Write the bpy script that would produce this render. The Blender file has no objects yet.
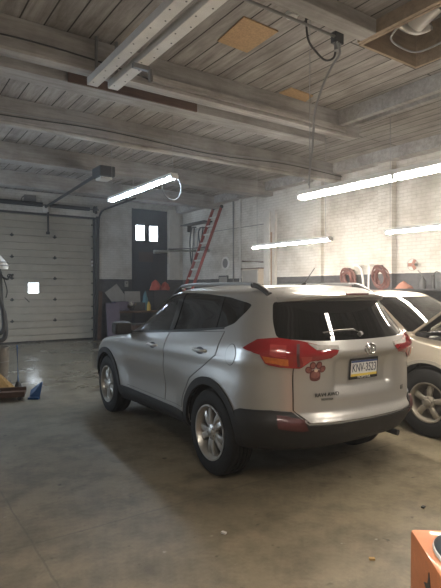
import bpy, bmesh, math, random
from mathutils import Vector, Matrix, Euler
from mathutils.bvhtree import BVHTree
random.seed(7)
scn = bpy.context.scene
COL = scn.collection
PI = math.pi

# ------------------------------------------------------------------ materials
def nmat(name, base=(.5,.5,.5), rough=.5, metal=0., spec=.5, coat=0., emit=None, estr=0., trans=0., alpha=1., bump=0., bscale=40., var=0., vscale=6., col2=None):
    m = bpy.data.materials.new(name); m.use_nodes = True
    nt = m.node_tree; b = nt.nodes['Principled BSDF']
    b.inputs['Base Color'].default_value = (*base, 1)
    b.inputs['Roughness'].default_value = rough
    b.inputs['Metallic'].default_value = metal
    b.inputs['Specular IOR Level'].default_value = spec
    b.inputs['Coat Weight'].default_value = coat
    b.inputs['Coat Roughness'].default_value = .06
    b.inputs['Transmission Weight'].default_value = trans
    b.inputs['Alpha'].default_value = alpha
    if emit:
        b.inputs['Emission Color'].default_value = (*emit, 1); b.inputs['Emission Strength'].default_value = estr
    if bump or var:
        tc = nt.nodes.new('ShaderNodeTexCoord')
        n = nt.nodes.new('ShaderNodeTexNoise'); n.inputs['Scale'].default_value = bscale; n.inputs['Detail'].default_value = 5
        nt.links.new(tc.outputs['Object'], n.inputs['Vector'])
        if bump:
            bp = nt.nodes.new('ShaderNodeBump'); bp.inputs['Strength'].default_value = bump; bp.inputs['Distance'].default_value = .02
            nt.links.new(n.outputs['Fac'], bp.inputs['Height']); nt.links.new(bp.outputs['Normal'], b.inputs['Normal'])
        if var:
            n2 = nt.nodes.new('ShaderNodeTexNoise'); n2.inputs['Scale'].default_value = vscale; n2.inputs['Detail'].default_value = 6; n2.inputs['Roughness'].default_value = .65
            nt.links.new(tc.outputs['Object'], n2.inputs['Vector'])
            r = nt.nodes.new('ShaderNodeValToRGB')
            r.color_ramp.elements[0].position = .35; r.color_ramp.elements[1].position = .68
            c2 = col2 if col2 else tuple(c*(1-var) for c in base)
            r.color_ramp.elements[0].color = (*c2, 1); r.color_ramp.elements[1].color = (*base, 1)
            nt.links.new(n2.outputs['Fac'], r.inputs['Fac']); nt.links.new(r.outputs['Color'], b.inputs['Base Color'])
    return m

def glass_mat(name, tint=(.1,.1,.1), refl=(.9,.9,.9), ior=1.5, boost=1.0):
    m = bpy.data.materials.new(name); m.use_nodes = True
    nt = m.node_tree; nt.nodes.clear()
    out = nt.nodes.new('ShaderNodeOutputMaterial'); mix = nt.nodes.new('ShaderNodeMixShader')
    t = nt.nodes.new('ShaderNodeBsdfTransparent'); t.inputs['Color'].default_value = (*tint, 1)
    g = nt.nodes.new('ShaderNodeBsdfGlossy'); g.inputs['Color'].default_value = (*refl, 1); g.inputs['Roughness'].default_value = .02
    f = nt.nodes.new('ShaderNodeFresnel'); f.inputs['IOR'].default_value = ior
    nt.links.new(f.outputs[0], mix.inputs[0]); nt.links.new(t.outputs[0], mix.inputs[1]); nt.links.new(g.outputs[0], mix.inputs[2])
    nt.links.new(mix.outputs[0], out.inputs['Surface'])
    return m

# ------------------------------------------------------------------ mesh helpers
def link(name, bm, mat, parent=None, smooth=False, angle=40):
    bmesh.ops.recalc_face_normals(bm, faces=bm.faces[:])
    me = bpy.data.meshes.new(name); bm.to_mesh(me); bm.free()
    me.materials.append(mat)
    o = bpy.data.objects.new(name, me); COL.objects.link(o)
    if smooth:
        for p in me.polygons: p.use_smooth = True
        me.set_sharp_from_angle(angle=math.radians(angle))
    if parent is not None: o.parent = parent
    return o
def thing(name, label, cat, loc=(0,0,0), rotz=0, group=None, rot=None):
    o = bpy.data.objects.new(name, None); COL.objects.link(o)
    o.location = loc; o.rotation_euler = rot if rot else (0,0,rotz)
    o.empty_display_size = .1
    o['label'] = label; o['category'] = cat
    if group: o['group'] = group
    return o
def tag(o, label, cat, group=None, kind=None):
    o['label'] = label; o['category'] = cat
    if group: o['group'] = group
    if kind: o['kind'] = kind
    return o
def struct(name, bm, mat, parent=None, smooth=False):
    o = link(name, bm, mat, parent, smooth)
    if parent is None: o['kind'] = 'structure'
    return o
def copy_tree(o, parent=None):
    c = o.copy(); COL.objects.link(c)
    if parent is not None: c.parent = parent
    for ch in list(o.children): copy_tree(ch, c)
    return c
def B(): return bmesh.new()
def box(bm, c, s, bev=0, rot=None):
    M = Matrix.Translation(c)
    if rot is not None: M = M @ Euler(rot).to_matrix().to_4x4()
    M = M @ Matrix.Diagonal((s[0], s[1], s[2], 1))
    r = bmesh.ops.create_cube(bm, size=1, matrix=M)
    if bev:
        es = list({e for v in r['verts'] for e in v.link_edges})
        bmesh.ops.bevel(bm, geom=es, offset=bev, segments=2, affect='EDGES', profile=.6)
    return bm
def frame_from(d):
    d = d.normalized(); up = Vector((0,0,1)) if abs(d.z) < .95 else Vector((1,0,0))
    a = d.cross(up).normalized(); b = a.cross(d).normalized()
    return a, b
def cyl(bm, p0, p1, r, r2=None, seg=16, cap=True):
    p0 = Vector(p0); p1 = Vector(p1); r2 = r if r2 is None else r2
    a, b = frame_from(p1-p0)
    v0 = []; v1 = []
    for i in range(seg):
        t = 2*PI*i/seg; d = a*math.cos(t)+b*math.sin(t)
        v0.append(bm.verts.new(p0+d*r)); v1.append(bm.verts.new(p1+d*r2))
    for i in range(seg):
        j = (i+1) % seg; bm.faces.new((v0[i], v0[j], v1[j], v1[i]))
    if cap: bm.faces.new(v0[::-1]); bm.faces.new(v1)
    return bm
def tube(bm, pts, r, seg=8, closed=False):
    pts = [Vector(p) for p in pts]; n = len(pts); rings = []
    prev = None
    for i, p in enumerate(pts):
        if closed: d = pts[(i+1) % n]-pts[i-1]
        else: d = pts[min(i+1, n-1)]-pts[max(i-1, 0)]
        d.normalize()
        if prev is None: a, b = frame_from(d)
        else:
            a = prev-d*prev.dot(d)
            if a.length < 1e-5: a, _ = frame_from(d)
            a.normalize(); b = d.cross(a)
        prev = a
        rr = r[i] if isinstance(r, (list, tuple)) else r
        rings.append([bm.verts.new(p+(a*math.cos(2*PI*k/seg)+b*math.sin(2*PI*k/seg))*rr) for k in range(seg)])
    m = n if closed else n-1
    for i in range(m):
        A = rings[i]; Bq = rings[(i+1) % n]
        for k in range(seg):
            l = (k+1) % seg; bm.faces.new((A[k], A[l], Bq[l], Bq[k]))
    if not closed: bm.faces.new(rings[0][::-1]); bm.faces.new(rings[-1])
    return bm
def spline(pts, n=8, closed=False):
    pts = [Vector(p) for p in pts]; out = []; N = len(pts)
    for i in range(N if closed else N-1):
        if closed: p0, p1, p2, p3 = pts[i-1], pts[i], pts[(i+1) % N], pts[(i+2) % N]
        else: p0, p1, p2, p3 = pts[max(i-1, 0)], pts[i], pts[i+1], pts[min(i+2, N-1)]
        for k in range(n):
            t = k/n
            out.append(.5*((2*p1)+(p2-p0)*t+(2*p0-5*p1+4*p2-p3)*t*t+(3*p1-p0-3*p2+p3)*t**3))
    if not closed: out.append(pts[-1])
    return out
def lathe(bm, prof, M=None, seg=32, closed=False):
    # prof: (r, h) pairs, axis along local Z
    rings = []
    for r, h in prof:
        ring = []
        for i in range(seg):
            t = 2*PI*i/seg; v = Vector((r*math.cos(t), r*math.sin(t), h))
            ring.append(bm.verts.new(M @ v if M else v))
        rings.append(ring)
    n = len(rings)
    for a in range(n if closed else n-1):
        A = rings[a]; Bq = rings[(a+1) % n]
        for i in range(seg):
            j = (i+1) % seg; bm.faces.new((A[i], A[j], Bq[j], Bq[i]))
    if not closed:
        if prof[0][0] > 1e-4: bm.faces.new(rings[0][::-1])
        if prof[-1][0] > 1e-4: bm.faces.new(rings[-1])
    bmesh.ops.remove_doubles(bm, verts=bm.verts[:], dist=1e-5)
    return bm
def prism(bm, poly, f, h0, h1):
    # poly in 2D, f(u, v, h) -> point
    a = [bm.verts.new(f(u, v, h0)) for u, v in poly]; b = [bm.verts.new(f(u, v, h1)) for u, v in poly]
    n = len(poly); bm.faces.new(a[::-1]); bm.faces.new(b)
    for i in range(n):
        j = (i+1) % n; bm.faces.new((a[i], a[j], b[j], b[i]))
    return bm
def text_obj(txt, size, depth, M, mat, name, parent=None, sx=1.):
    cu = bpy.data.curves.new('lettering', 'FONT'); cu.body = txt; cu.size = size; cu.extrude = depth
    cu.align_x = 'CENTER'; cu.align_y = 'CENTER'
    t = bpy.data.objects.new('lettering', cu); COL.objects.link(t)
    dg = bpy.context.evaluated_depsgraph_get(); me = bpy.data.meshes.new_from_object(t.evaluated_get(dg))
    bpy.data.objects.remove(t); bpy.data.curves.remove(cu)
    me.transform(M @ Matrix.Diagonal((sx, 1, 1, 1))); me.materials.clear(); me.materials.append(mat); me.name = name
    o = bpy.data.objects.new(name, me); COL.objects.link(o)
    if parent is not None: o.parent = parent
    return o

# ------------------------------------------------------------------ vehicle body surface
def cr(a, t):
    n = len(a); i = min(int(t), n-2); f = t-i
    p0, p1, p2, p3 = a[max(i-1, 0)], a[i], a[i+1], a[min(i+2, n-1)]
    return [.5*((2*q1)+(q2-q0)*f+(2*q0-5*q1+4*q2-q3)*f*f+(3*q1-q0-3*q2+q3)*f**3) for q0, q1, q2, q3 in zip(p0, p1, p2, p3)]
def body_bm(rows, sub=4, nr=26, ns=36, nf=16, fix=None):
    """rows: (z_rear, z_front, y_rear, y_front, half_width, corner_rear, corner_front, n_rear)"""
    bm = B(); rings = []
    T = (len(rows)-1)*sub
    for k in range(T+1):
        zr, zf, yr, yf, w, Lr, Lf, nn = cr(rows, k/sub)
        half = []
        def zz(y):
            q = (y-yr)/(yf-yr); return zr+(zf-zr)*q
        for i in range(nr):
            th = (i/nr)*PI/2
            q = i/nr
            x = w*(math.sin(th)**(2/nn)) if i else 0.
            y = yr+Lr*(1-max(0, 1-(x/w)**nn)**(1/nn)) if x < w else yr+Lr
            half.append((x, y))
        for i in range(ns):
            half.append((w, yr+Lr+(yf-Lf-yr-Lr)*i/ns))
        for i in range(nf+1):
            th = PI/2*(1-i/nf); n2 = 2.4
            x = w*(max(0, math.sin(th))**(2/n2)) if i < nf else 0.
            y = yf-Lf*(1-max(0, 1-(x/w)**n2)**(1/n2))
            half.append((x, y))
        ring = []
        for x, y in half: ring.append((x, y))
        for x, y in half[-2:0:-1]: ring.append((-x, y))
        vs = []
        for x, y in ring:
            p = Vector((x, y, zz(y)))
            if fix: p = fix(p, k/sub, w)
            vs.append(bm.verts.new(p))
        rings.append(vs)
    n = len(rings[0])
    for a in range(T):
        A = rings[a]; C = rings[a+1]
        for i in range(n):
            j = (i+1) % n; bm.faces.new((A[i], A[j], C[j], C[i]))
    # cap the roof: bridge left and right halves
    top = rings[-1]; h = n//2
    for i in range(h):
        a, b = top[i], top[i+1]; c, d = top[(n-i-1) % n], top[(n-i) % n]
        vs = []
        for v in (a, b, c, d):
            if v not in vs: vs.append(v)
        if len(vs) > 2: bm.faces.new(vs)
    bmesh.ops.remove_doubles(bm, verts=bm.verts[:], dist=1e-5)
    bmesh.ops.recalc_face_normals(bm, faces=bm.faces[:])
    return bm

AX = {  # projection frames: (u axis, v axis, inward ray direction)
 'L': (Vector((0,1,0)), Vector((0,0,1)), Vector((1,0,0))),
 'R': (Vector((0,1,0)), Vector((0,0,1)), Vector((-1,0,0))),
 'B': (Vector((1,0,0)), Vector((0,0,1)), Vector((0,1,0))),
 'F': (Vector((1,0,0)), Vector((0,0,1)), Vector((0,-1,0))),
 'T': (Vector((1,0,0)), Vector((0,1,0)), Vector((0,0,-1))),
}
q2 = math.sqrt(.5)
AX['BL'] = (Vector((q2,-q2,0)), Vector((0,0,1)), Vector((q2,q2,0)))
AX['BR'] = (Vector((q2,q2,0)), Vector((0,0,1)), Vector((-q2,q2,0)))
def mirror_poly(poly, side):
    if side in 'LR': return poly
    if side in ('B','F','T'): return [(-u, v) for u, v in poly]
    return [(-u, v) for u, v in poly]
def patch(name, poly, side, bvh, mat, parent, off=.004, thick=.01, step=.04, smooth=True, far=4.):
    U, V, D = AX[side]
    bm = B(); vs = [bm.verts.new((u, v, 0)) for u, v in poly]; bm.faces.new(vs)
    us = [p[0] for p in poly]; vv = [p[1] for p in poly]
    for k, (lo, hi) in enumerate(((min(us), max(us)), (min(vv), max(vv)))):
        n = int((hi-lo)/step)
        for i in range(1, n+1):
            co = [0,0,0]; no = [0,0,0]; co[k] = lo+(hi-lo)*i/(n+1); no[k] = 1
            bmesh.ops.bisect_plane(bm, geom=bm.verts[:]+bm.edges[:]+bm.faces[:], dist=1e-6, plane_co=co, plane_no=no)
    top = {}; bot = {}; miss = []
    for v in bm.verts:
        o = U*v.co.x+V*v.co.y-D*far
        hit, nor, _, _ = bvh.ray_cast(o, D)
        if hit is None:
            hit, nor, _, _ = bvh.find_nearest(U*v.co.x+V*v.co.y-D*.8)
        if nor.dot(D) > 0: nor = -nor
        top[v] = hit+nor*off; bot[v] = hit+nor*(off-thick)
    faces = [[w for w in f.verts] for f in bm.faces]
    bed = [(e.verts[0], e.verts[1]) for e in bm.edges if len(e.link_faces) == 1]
    n2 = B(); tv = {v: n2.verts.new(top[v]) for v in bm.verts}; bv = {v: n2.verts.new(bot[v]) for v in bm.verts}
    for f in faces:
        n2.faces.new([tv[v] for v in f]); n2.faces.new([bv[v] for v in f][::-1])
    for a, b in bed:
        n2.faces.new((tv[a], tv[b], bv[b], bv[a]))
    bm.free()
    return link(name, n2, mat, parent, smooth, 50)
def apply_mods(o):
    dg = bpy.context.evaluated_depsgraph_get(); me = bpy.data.meshes.new_from_object(o.evaluated_get(dg))
    old = o.data; o.modifiers.clear(); o.data = me; bpy.data.meshes.remove(old)
def round_poly(poly, r=.03, n=4):
    out = []; N = len(poly)
    for i in range(N):
        p0, p1, p2 = Vector(poly[i-1]), Vector(poly[i]), Vector(poly[(i+1) % N])
        a = (p0-p1); b = (p2-p1); ra = min(r, a.length*.45); rb = min(r, b.length*.45)
        A = p1+a.normalized()*ra; C = p1+b.normalized()*rb
        for k in range(n+1):
            t = k/n; q = A*(1-t)**2+p1*2*t*(1-t)+C*t*t; out.append((q.x, q.y))
    return out
def shell_body(name, bm, mat, parent, cutters, thick=.025):
    body = link(name, bm, mat, parent, True, 35)
    md = body.modifiers.new('s', 'SOLIDIFY'); md.thickness = thick; md.offset = -1
    cs = []
    for i, c in enumerate(cutters):
        bmesh.ops.recalc_face_normals(c, faces=c.faces[:])
        me = bpy.data.meshes.new('cut'); c.to_mesh(me); c.free()
        o = bpy.data.objects.new('cut', me); COL.objects.link(o); o.matrix_world = parent.matrix_world.copy() if parent else Matrix(); o.parent = parent; o.matrix_parent_inverse = Matrix(); o.matrix_basis = Matrix(); cs.append(o)
        m = body.modifiers.new('b', 'BOOLEAN'); m.operation = 'DIFFERENCE'; m.object = o; m.solver = 'EXACT'
    bpy.context.view_layer.update()
    apply_mods(body)
    for o in cs: bpy.data.objects.remove(o)
    me = body.data
    for p in me.polygons: p.use_smooth = True
    me.set_sharp_from_angle(angle=math.radians(35))
    return body
def side_cut(poly, x0, x1):
    return prism(B(), poly, lambda u, v, h: Vector((h, u, v)), x0, x1)
def y_cut(poly, y0, y1):
    return prism(B(), poly, lambda u, v, h: Vector((u, h, v)), y0, y1)
M = {}
M['silver'] = nmat('silver paint', (.43,.425,.405), .34, .6, .5, .6)
M['gap'] = nmat('panel gap', (.07,.07,.065), .6)
M['silver_light'] = nmat('bright silver plastic', (.62,.61,.58), .3, .8)
M['cladding'] = nmat('dark textured plastic', (.014,.014,.014), .6, 0, .4, bump=.15, bscale=300)
M['blackp'] = nmat('black plastic', (.012,.012,.013), .45)
M['gloss_black'] = nmat('gloss black', (.008,.008,.009), .1)
M['under'] = nmat('underbody black', (.008,.008,.008), .9)
M['rubber'] = nmat('tyre rubber', (.010,.010,.010), .7, spec=.3, bump=.1, bscale=120)
M['alloy'] = nmat('alloy metal', (.50,.49,.46), .35, .8)
M['discm'] = nmat('dull steel', (.16,.15,.14), .5, .8)
M['chrome'] = nmat('chrome', (.55,.55,.55), .2, 1)
M['rail'] = nmat('rail metal', (.30,.30,.29), .4, .7)
M['seat'] = nmat('seat cloth', (.06,.058,.055), .9)
M['red_lens'] = nmat('red lens', (.22,.006,.008), .12, 0, .6, .8, var=.35, vscale=14, col2=(.20,.004,.006))
M['red_pale'] = nmat('pale red lens', (.30,.03,.025), .2, 0, .6, .6)
M['red_dark'] = nmat('deep red lens', (.055,.006,.007), .5, 0, .5, .5)
M['amber'] = nmat('amber lens', (.45,.11,.015), .2, 0, .5, .6, var=.4, vscale=30)
M['clear_lens'] = nmat('clear lens', (.70,.66,.62), .12, .5, .6, .8, var=.4, vscale=20)
M['glass_clear'] = glass_mat('pale window glass', (.82,.86,.86))
M['glass_dark'] = glass_mat('privacy window glass', (.10,.10,.10))
M['glass_rear'] = glass_mat('dark rear glass', (.07,.07,.07))
M['glass_champ'] = glass_mat('windshield glass', (.55,.56,.52), ior=1.7)
M['plate_white'] = nmat('plate white', (.66,.66,.64), .4)
M['plate_blue'] = nmat('plate blue', (.04,.07,.20), .4)
M['plate_yellow'] = nmat('plate yellow', (.70,.52,.08), .4)
M['plate_ink'] = nmat('plate ink', (.02,.03,.07), .5)
M['white'] = nmat('white paint', (.75,.74,.72), .5)
M['badge'] = nmat('dark badge', (.02,.02,.02), .4)
M['sticker_dark'] = nmat('sticker maroon', (.09,.018,.016), .5)
M['sticker_pink'] = nmat('sticker rose', (.30,.11,.09), .5, var=.5, vscale=40)
M['sticker_pale'] = nmat('sticker cream', (.65,.50,.38), .5)
# ------------------------------------------------------------------ the room
def nodes(m): return m.node_tree.nodes, m.node_tree.links
def ramp(nt, fac, stops):
    r = nt.nodes.new('ShaderNodeValToRGB'); e = r.color_ramp.elements
    while len(e) < len(stops): e.new(.5)
    for k, (p, c) in enumerate(stops): e[k].position = p; e[k].color = (*c, 1)
    nt.links.new(fac, r.inputs['Fac']); return r
def noise(nt, vec, scale, detail=5, rough=.6, dist=0.):
    n = nt.nodes.new('ShaderNodeTexNoise'); n.inputs['Scale'].default_value = scale; n.inputs['Detail'].default_value = detail
    n.inputs['Roughness'].default_value = rough; n.inputs['Distortion'].default_value = dist
    nt.links.new(vec, n.inputs['Vector']); return n
def mixc(nt, fac, a, b, mode='MIX'):
    x = nt.nodes.new('ShaderNodeMix'); x.data_type = 'RGBA'; x.blend_type = mode
    for sock, v in ((x.inputs[0], fac), (x.inputs[6], a), (x.inputs[7], b)):
        if isinstance(v, (int, float)): sock.default_value = v
        elif isinstance(v, tuple): sock.default_value = (*v, 1)
        else: nt.links.new(v, sock)
    return x.outputs[2]
def mapping(nt, rot=(0,0,0), scale=(1,1,1), loc=(0,0,0)):
    tc = nt.nodes.new('ShaderNodeTexCoord'); mp = nt.nodes.new('ShaderNodeMapping')
    mp.inputs['Rotation'].default_value = rot; mp.inputs['Scale'].default_value = scale; mp.inputs['Location'].default_value = loc
    nt.links.new(tc.outputs['Object'], mp.inputs['Vector']); return mp.outputs[0]
def swizzle(nt, order):
    tc = nt.nodes.new('ShaderNodeTexCoord'); s = nt.nodes.new('ShaderNodeSeparateXYZ'); c = nt.nodes.new('ShaderNodeCombineXYZ')
    nt.links.new(tc.outputs['Object'], s.inputs[0])
    for i, k in enumerate(order):
        if k in 'xyz': nt.links.new(s.outputs['xyz'.index(k)], c.inputs[i])
    return c.outputs[0], s
def mathn(nt, op, a, b=None):
    n = nt.nodes.new('ShaderNodeMath'); n.operation = op
    for i, v in enumerate((a, b)):
        if v is None: continue
        if isinstance(v, (int, float)): n.inputs[i].default_value = v
        else: nt.links.new(v, n.inputs[i])
    return n.outputs[0]
def newm(name, rough=.8):
    m = bpy.data.materials.new(name); m.use_nodes = True
    b = m.node_tree.nodes['Principled BSDF']; b.inputs['Roughness'].default_value = rough
    return m, m.node_tree, b
def bumpn(nt, b, h, s, d=.01):
    bp = nt.nodes.new('ShaderNodeBump'); bp.inputs['Strength'].default_value = s; bp.inputs['Distance'].default_value = d
    nt.links.new(h, bp.inputs['Height']); nt.links.new(bp.outputs[0], b.inputs['Normal'])

def plank_mat():
    m, nt, b = newm('whitewashed ceiling planks', .9)
    v, s = swizzle(nt, 'yx0')
    br = nt.nodes.new('ShaderNodeTexBrick'); nt.links.new(v, br.inputs['Vector'])
    br.offset = .37; br.inputs['Scale'].default_value = 1; br.inputs['Brick Width'].default_value = 6.5; br.inputs['Row Height'].default_value = .262
    br.inputs['Mortar Size'].default_value = .010; br.inputs['Mortar Smooth'].default_value = .3
    br.inputs['Color1'].default_value = (.31,.30,.292,1); br.inputs['Color2'].default_value = (.38,.368,.357,1); br.inputs['Mortar'].default_value = (.035,.03,.028,1)
    mp = mapping(nt, scale=(5, .5, 5))
    n = noise(nt, mp, 2.5, 8, .7, .5)
    r = ramp(nt, n.outputs['Fac'], ((.35, (.62,.59,.56)), (.62, (1.08,1.05,1.02))))
    n2 = noise(nt, mapping(nt), 1.1, 6, .6)
    r2 = ramp(nt, n2.outputs['Fac'], ((.35, (.72,.70,.68)), (.6, (1.05,1.05,1.05))))
    c = mixc(nt, 1., br.outputs['Color'], r.outputs[0], 'MULTIPLY'); c = mixc(nt, 1., c, r2.outputs[0], 'MULTIPLY')
    nt.links.new(c, b.inputs['Base Color'])
    h = mathn(nt, 'SUBTRACT', mathn(nt, 'MULTIPLY', n.outputs['Fac'], .3), br.outputs['Fac'])
    bumpn(nt, b, h, .6, .015)
    return m
def beam_mat(name, c1, c2, sc=(.5, 6, 6)):
    m, nt, b = newm(name, .85)
    n = noise(nt, mapping(nt, scale=sc), 2.2, 8, .7, .4)
    r = ramp(nt, n.outputs['Fac'], ((.32, c2), (.62, c1)))
    n2 = noise(nt, mapping(nt), 1.6, 5, .6); r2 = ramp(nt, n2.outputs['Fac'], ((.35, (.7,.68,.66)), (.6, (1.,1.,1.))))
    nt.links.new(mixc(nt, 1., r.outputs[0], r2.outputs[0], 'MULTIPLY'), b.inputs['Base Color']); bumpn(nt, b, n.outputs['Fac'], .5, .01)
    return m
def brick_mat(name, order):
    m, nt, b = newm(name, .75)
    v, s = swizzle(nt, order)
    nw = noise(nt, v, 3, 3); 
    vv = nt.nodes.new('ShaderNodeVectorMath'); vv.operation = 'MULTIPLY_ADD'; nt.links.new(nw.outputs['Color'], vv.inputs[0]); vv.inputs[1].default_value = (.02,.02,0); nt.links.new(v, vv.inputs[2])
    br = nt.nodes.new('ShaderNodeTexBrick'); nt.links.new(vv.outputs[0], br.inputs['Vector'])
    br.inputs['Scale'].default_value = 1; br.inputs['Brick Width'].default_value = .215; br.inputs['Row Height'].default_value = .075
    br.inputs['Mortar Size'].default_value = .008; br.inputs['Mortar Smooth'].default_value = .4
    br.inputs['Color1'].default_value = (.62,.60,.56,1); br.inputs['Color2'].default_value = (.58,.56,.52,1); br.inputs['Mortar'].default_value = (.50,.48,.44,1)
    n = noise(nt, v, .9, 8, .65); r = ramp(nt, n.outputs['Fac'], ((.33, (.62,.59,.55)), (.55, (1.,1.,1.))))
    c = mixc(nt, 1., br.outputs['Color'], r.outputs[0], 'MULTIPLY')
    # flaked spots showing old brick
    nf = noise(nt, v, 5, 10, .75, .3); rf = ramp(nt, nf.outputs['Fac'], ((.63, (0,0,0)), (.68, (1,1,1))))
    nm2 = noise(nt, v, .55, 3); rm = ramp(nt, nm2.outputs['Fac'], ((.48, (0,0,0)), (.58, (1,1,1))))
    fm = mathn(nt, 'MULTIPLY', rf.outputs[0], rm.outputs[0])
    c = mixc(nt, mathn(nt, 'MULTIPLY', fm, .7), c, (.26,.21,.17))
    # dark painted dado
    z = s.outputs['Z']
    zz = mathn(nt, 'ADD', z, mathn(nt, 'MULTIPLY', nf.outputs['Fac'], .03))
    dz = mathn(nt, 'LESS_THAN', zz, 1.975)
    nd = noise(nt, v, 2.5, 7, .7); rd = ramp(nt, nd.outputs['Fac'], ((.35, (.028,.030,.035)), (.7, (.085,.085,.09))))
    c = mixc(nt, dz, c, rd.outputs[0])
    nt.links.new(c, b.inputs['Base Color'])
    # brick relief only in places, smooth render elsewhere
    rb = ramp(nt, noise(nt, v, .45, 2).outputs['Fac'], ((.42, (.15,.15,.15)), (.52, (1,1,1))))
    h = mathn(nt, 'SUBTRACT', mathn(nt, 'MULTIPLY', n.outputs['Fac'], .3), mathn(nt, 'MULTIPLY', br.outputs['Fac'], rb.outputs[0]))
    h = mathn(nt, 'ADD', h, mathn(nt, 'MULTIPLY', nf.outputs['Fac'], .6))
    bumpn(nt, b, h, .55, .02)
    return m
def floor_mat():
    m, nt, b = newm('worn concrete floor', .6)
    v = mapping(nt)
    n1 = noise(nt, v, .55, 8, .6); n2 = noise(nt, v, 3.2, 9, .7); n3 = noise(nt, v, 26, 6, .7)
    r1 = ramp(nt, n1.outputs['Fac'], ((.30, (.115,.096,.062)), (.48, (.195,.165,.112)), (.68, (.26,.226,.162))))
    r2 = ramp(nt, n2.outputs['Fac'], ((.34, (.55,.52,.49)), (.56, (1.10,1.09,1.07))))
    r3 = ramp(nt, n3.outputs['Fac'], ((.30, (.86,.85,.84)), (.6, (1.03,1.03,1.03))))
    c = mixc(nt, 1., r1.outputs[0], r2.outputs[0], 'MULTIPLY'); c = mixc(nt, 1., c, r3.outputs[0], 'MULTIPLY')
    # small dark spots and pale chips
    vo = noise(nt, v, 9, 2, .5); rs = ramp(nt, vo.outputs['Fac'], ((.70, (1,1,1)), (.76, (.35,.33,.31))))
    c = mixc(nt, 1., c, rs.outputs[0], 'MULTIPLY')
    vc = noise(nt, v, 14, 2, .5); rc = ramp(nt, vc.outputs['Fac'], ((.74, (0,0,0)), (.78, (1,1,1))))
    c = mixc(nt, mathn(nt, 'MULTIPLY', rc.outputs[0], .5), c, (.42,.40,.35))
    # greyer slab by the big door
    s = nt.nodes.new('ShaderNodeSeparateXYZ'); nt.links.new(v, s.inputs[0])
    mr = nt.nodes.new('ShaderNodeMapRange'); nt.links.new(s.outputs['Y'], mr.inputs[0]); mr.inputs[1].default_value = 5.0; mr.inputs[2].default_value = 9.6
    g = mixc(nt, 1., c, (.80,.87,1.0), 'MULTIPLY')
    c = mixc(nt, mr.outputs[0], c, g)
    # joints and a crack
    def line(axis, pos, w):
        a = s.outputs[axis]; wob = mathn(nt, 'MULTIPLY', n2.outputs['Fac'], .05)
        return mathn(nt, 'LESS_THAN', mathn(nt, 'ABSOLUTE', mathn(nt, 'SUBTRACT', mathn(nt, 'ADD', a, wob), pos)), w)
    j = mathn(nt, 'MAXIMUM', line('Y', 3.32, .007), line('Y', 9.22, .012)); j = mathn(nt, 'MAXIMUM', j, line('X', .84, .006))
    c = mixc(nt, mathn(nt, 'MULTIPLY', mathn(nt, 'MULTIPLY', j, n1.outputs['Fac']), .75), c, (.045,.04,.035))
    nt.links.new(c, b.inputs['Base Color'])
    # damp gloss near the door
    wn = noise(nt, v, .9, 5, .6); 
    wet = mathn(nt, 'MULTIPLY', mr.outputs[0], wn.outputs['Fac'])
    rr = ramp(nt, wet, ((.0, (.48,.48,.48)), (.30, (.36,.36,.36)), (.50, (.10,.10,.10))))
    ro = mathn(nt, 'ADD', rr.outputs[0], mathn(nt, 'MULTIPLY', n2.outputs['Fac'], .12))
    nt.links.new(ro, b.inputs['Roughness'])
    bumpn(nt, b, mathn(nt, 'ADD', n3.outputs['Fac'], n2.outputs['Fac']), .12, .01)
    return m
M['plank'] = plank_mat()
M['beam'] = beam_mat('whitewashed beam', (.42,.405,.388), (.28,.268,.255))
M['beam_w'] = beam_mat('white painted beam', (.50,.48,.45), (.30,.285,.265))
M['beam_brown'] = beam_mat('bare brown timber', (.14,.08,.055), (.08,.045,.032))
M['wood'] = beam_mat('raw lumber', (.36,.27,.18), (.25,.18,.115))
M['osb'] = nmat('strand board', (.52,.33,.16), .8, var=.35, vscale=45)
M['brick_r'] = brick_mat('painted brick side wall', 'yz0')
M['brick_b'] = brick_mat('painted brick back wall', 'xz0')
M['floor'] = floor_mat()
M['white_wood'] = nmat('white painted wood', (.62,.60,.56), .6, var=.15, vscale=4)
M['steel'] = nmat('grey steel', (.22,.22,.22), .5, .6)
M['dark_steel'] = nmat('dark steel', (.045,.047,.05), .55, .3)
M['door_panel'] = nmat('cream door panel', (.40,.37,.305), .55, var=.22, vscale=1.2)
M['dark_door'] = nmat('dark blue grey door', (.018,.026,.042), .6, var=.3, vscale=3)
M['day'] = nmat('daylit pane', (.8,.85,.9), .3, emit=(.80,.90,1.), estr=7)
M['cable'] = nmat('cable grey', (.30,.30,.30), .6)
M['cable_dark'] = nmat('black cable', (.03,.03,.03), .6)

XR, YB, ZC = 9.2, 15.8, 4.6
XL, YF = -4.0, -5.0
bm = B(); box(bm, ((XL+XR)/2, (YF+YB)/2, -.1), (XR-XL+.6, YB-YF+.6, .2)); struct('floor', bm, M['floor'])
# ceiling with a square hatch
HX0, HX1, HY0, HY1 = 4.63, 5.68, 2.3, 3.86
bm = B()
for x0, x1, y0, y1 in ((XL-.3, HX0, YF-.3, YB+.3), (HX1, XR+.3, YF-.3, YB+.3), (HX0, HX1, YF-.3, HY0), (HX0, HX1, HY1, YB+.3)):
    box(bm, ((x0+x1)/2, (y0+y1)/2, ZC+.03), (x1-x0, y1-y0, .06))
struct('ceiling', bm, M['plank'])
# right wall
bm = B(); box(bm, (XR+.15, (YF+YB)/2, ZC/2), (.3, YB-YF+.6, ZC)); struct('wall_right', bm, M['brick_r'])
for i, (y0, y1) in enumerate(((6.72, 7.08), (8.82, 9.08))):
    bm = B(); d = .14 if i == 0 else .10; box(bm, (XR-d/2, (y0+y1)/2, ZC/2), (d, y1-y0, ZC)); struct('trim_%d' % (i+1), bm, M['brick_r'])
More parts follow.
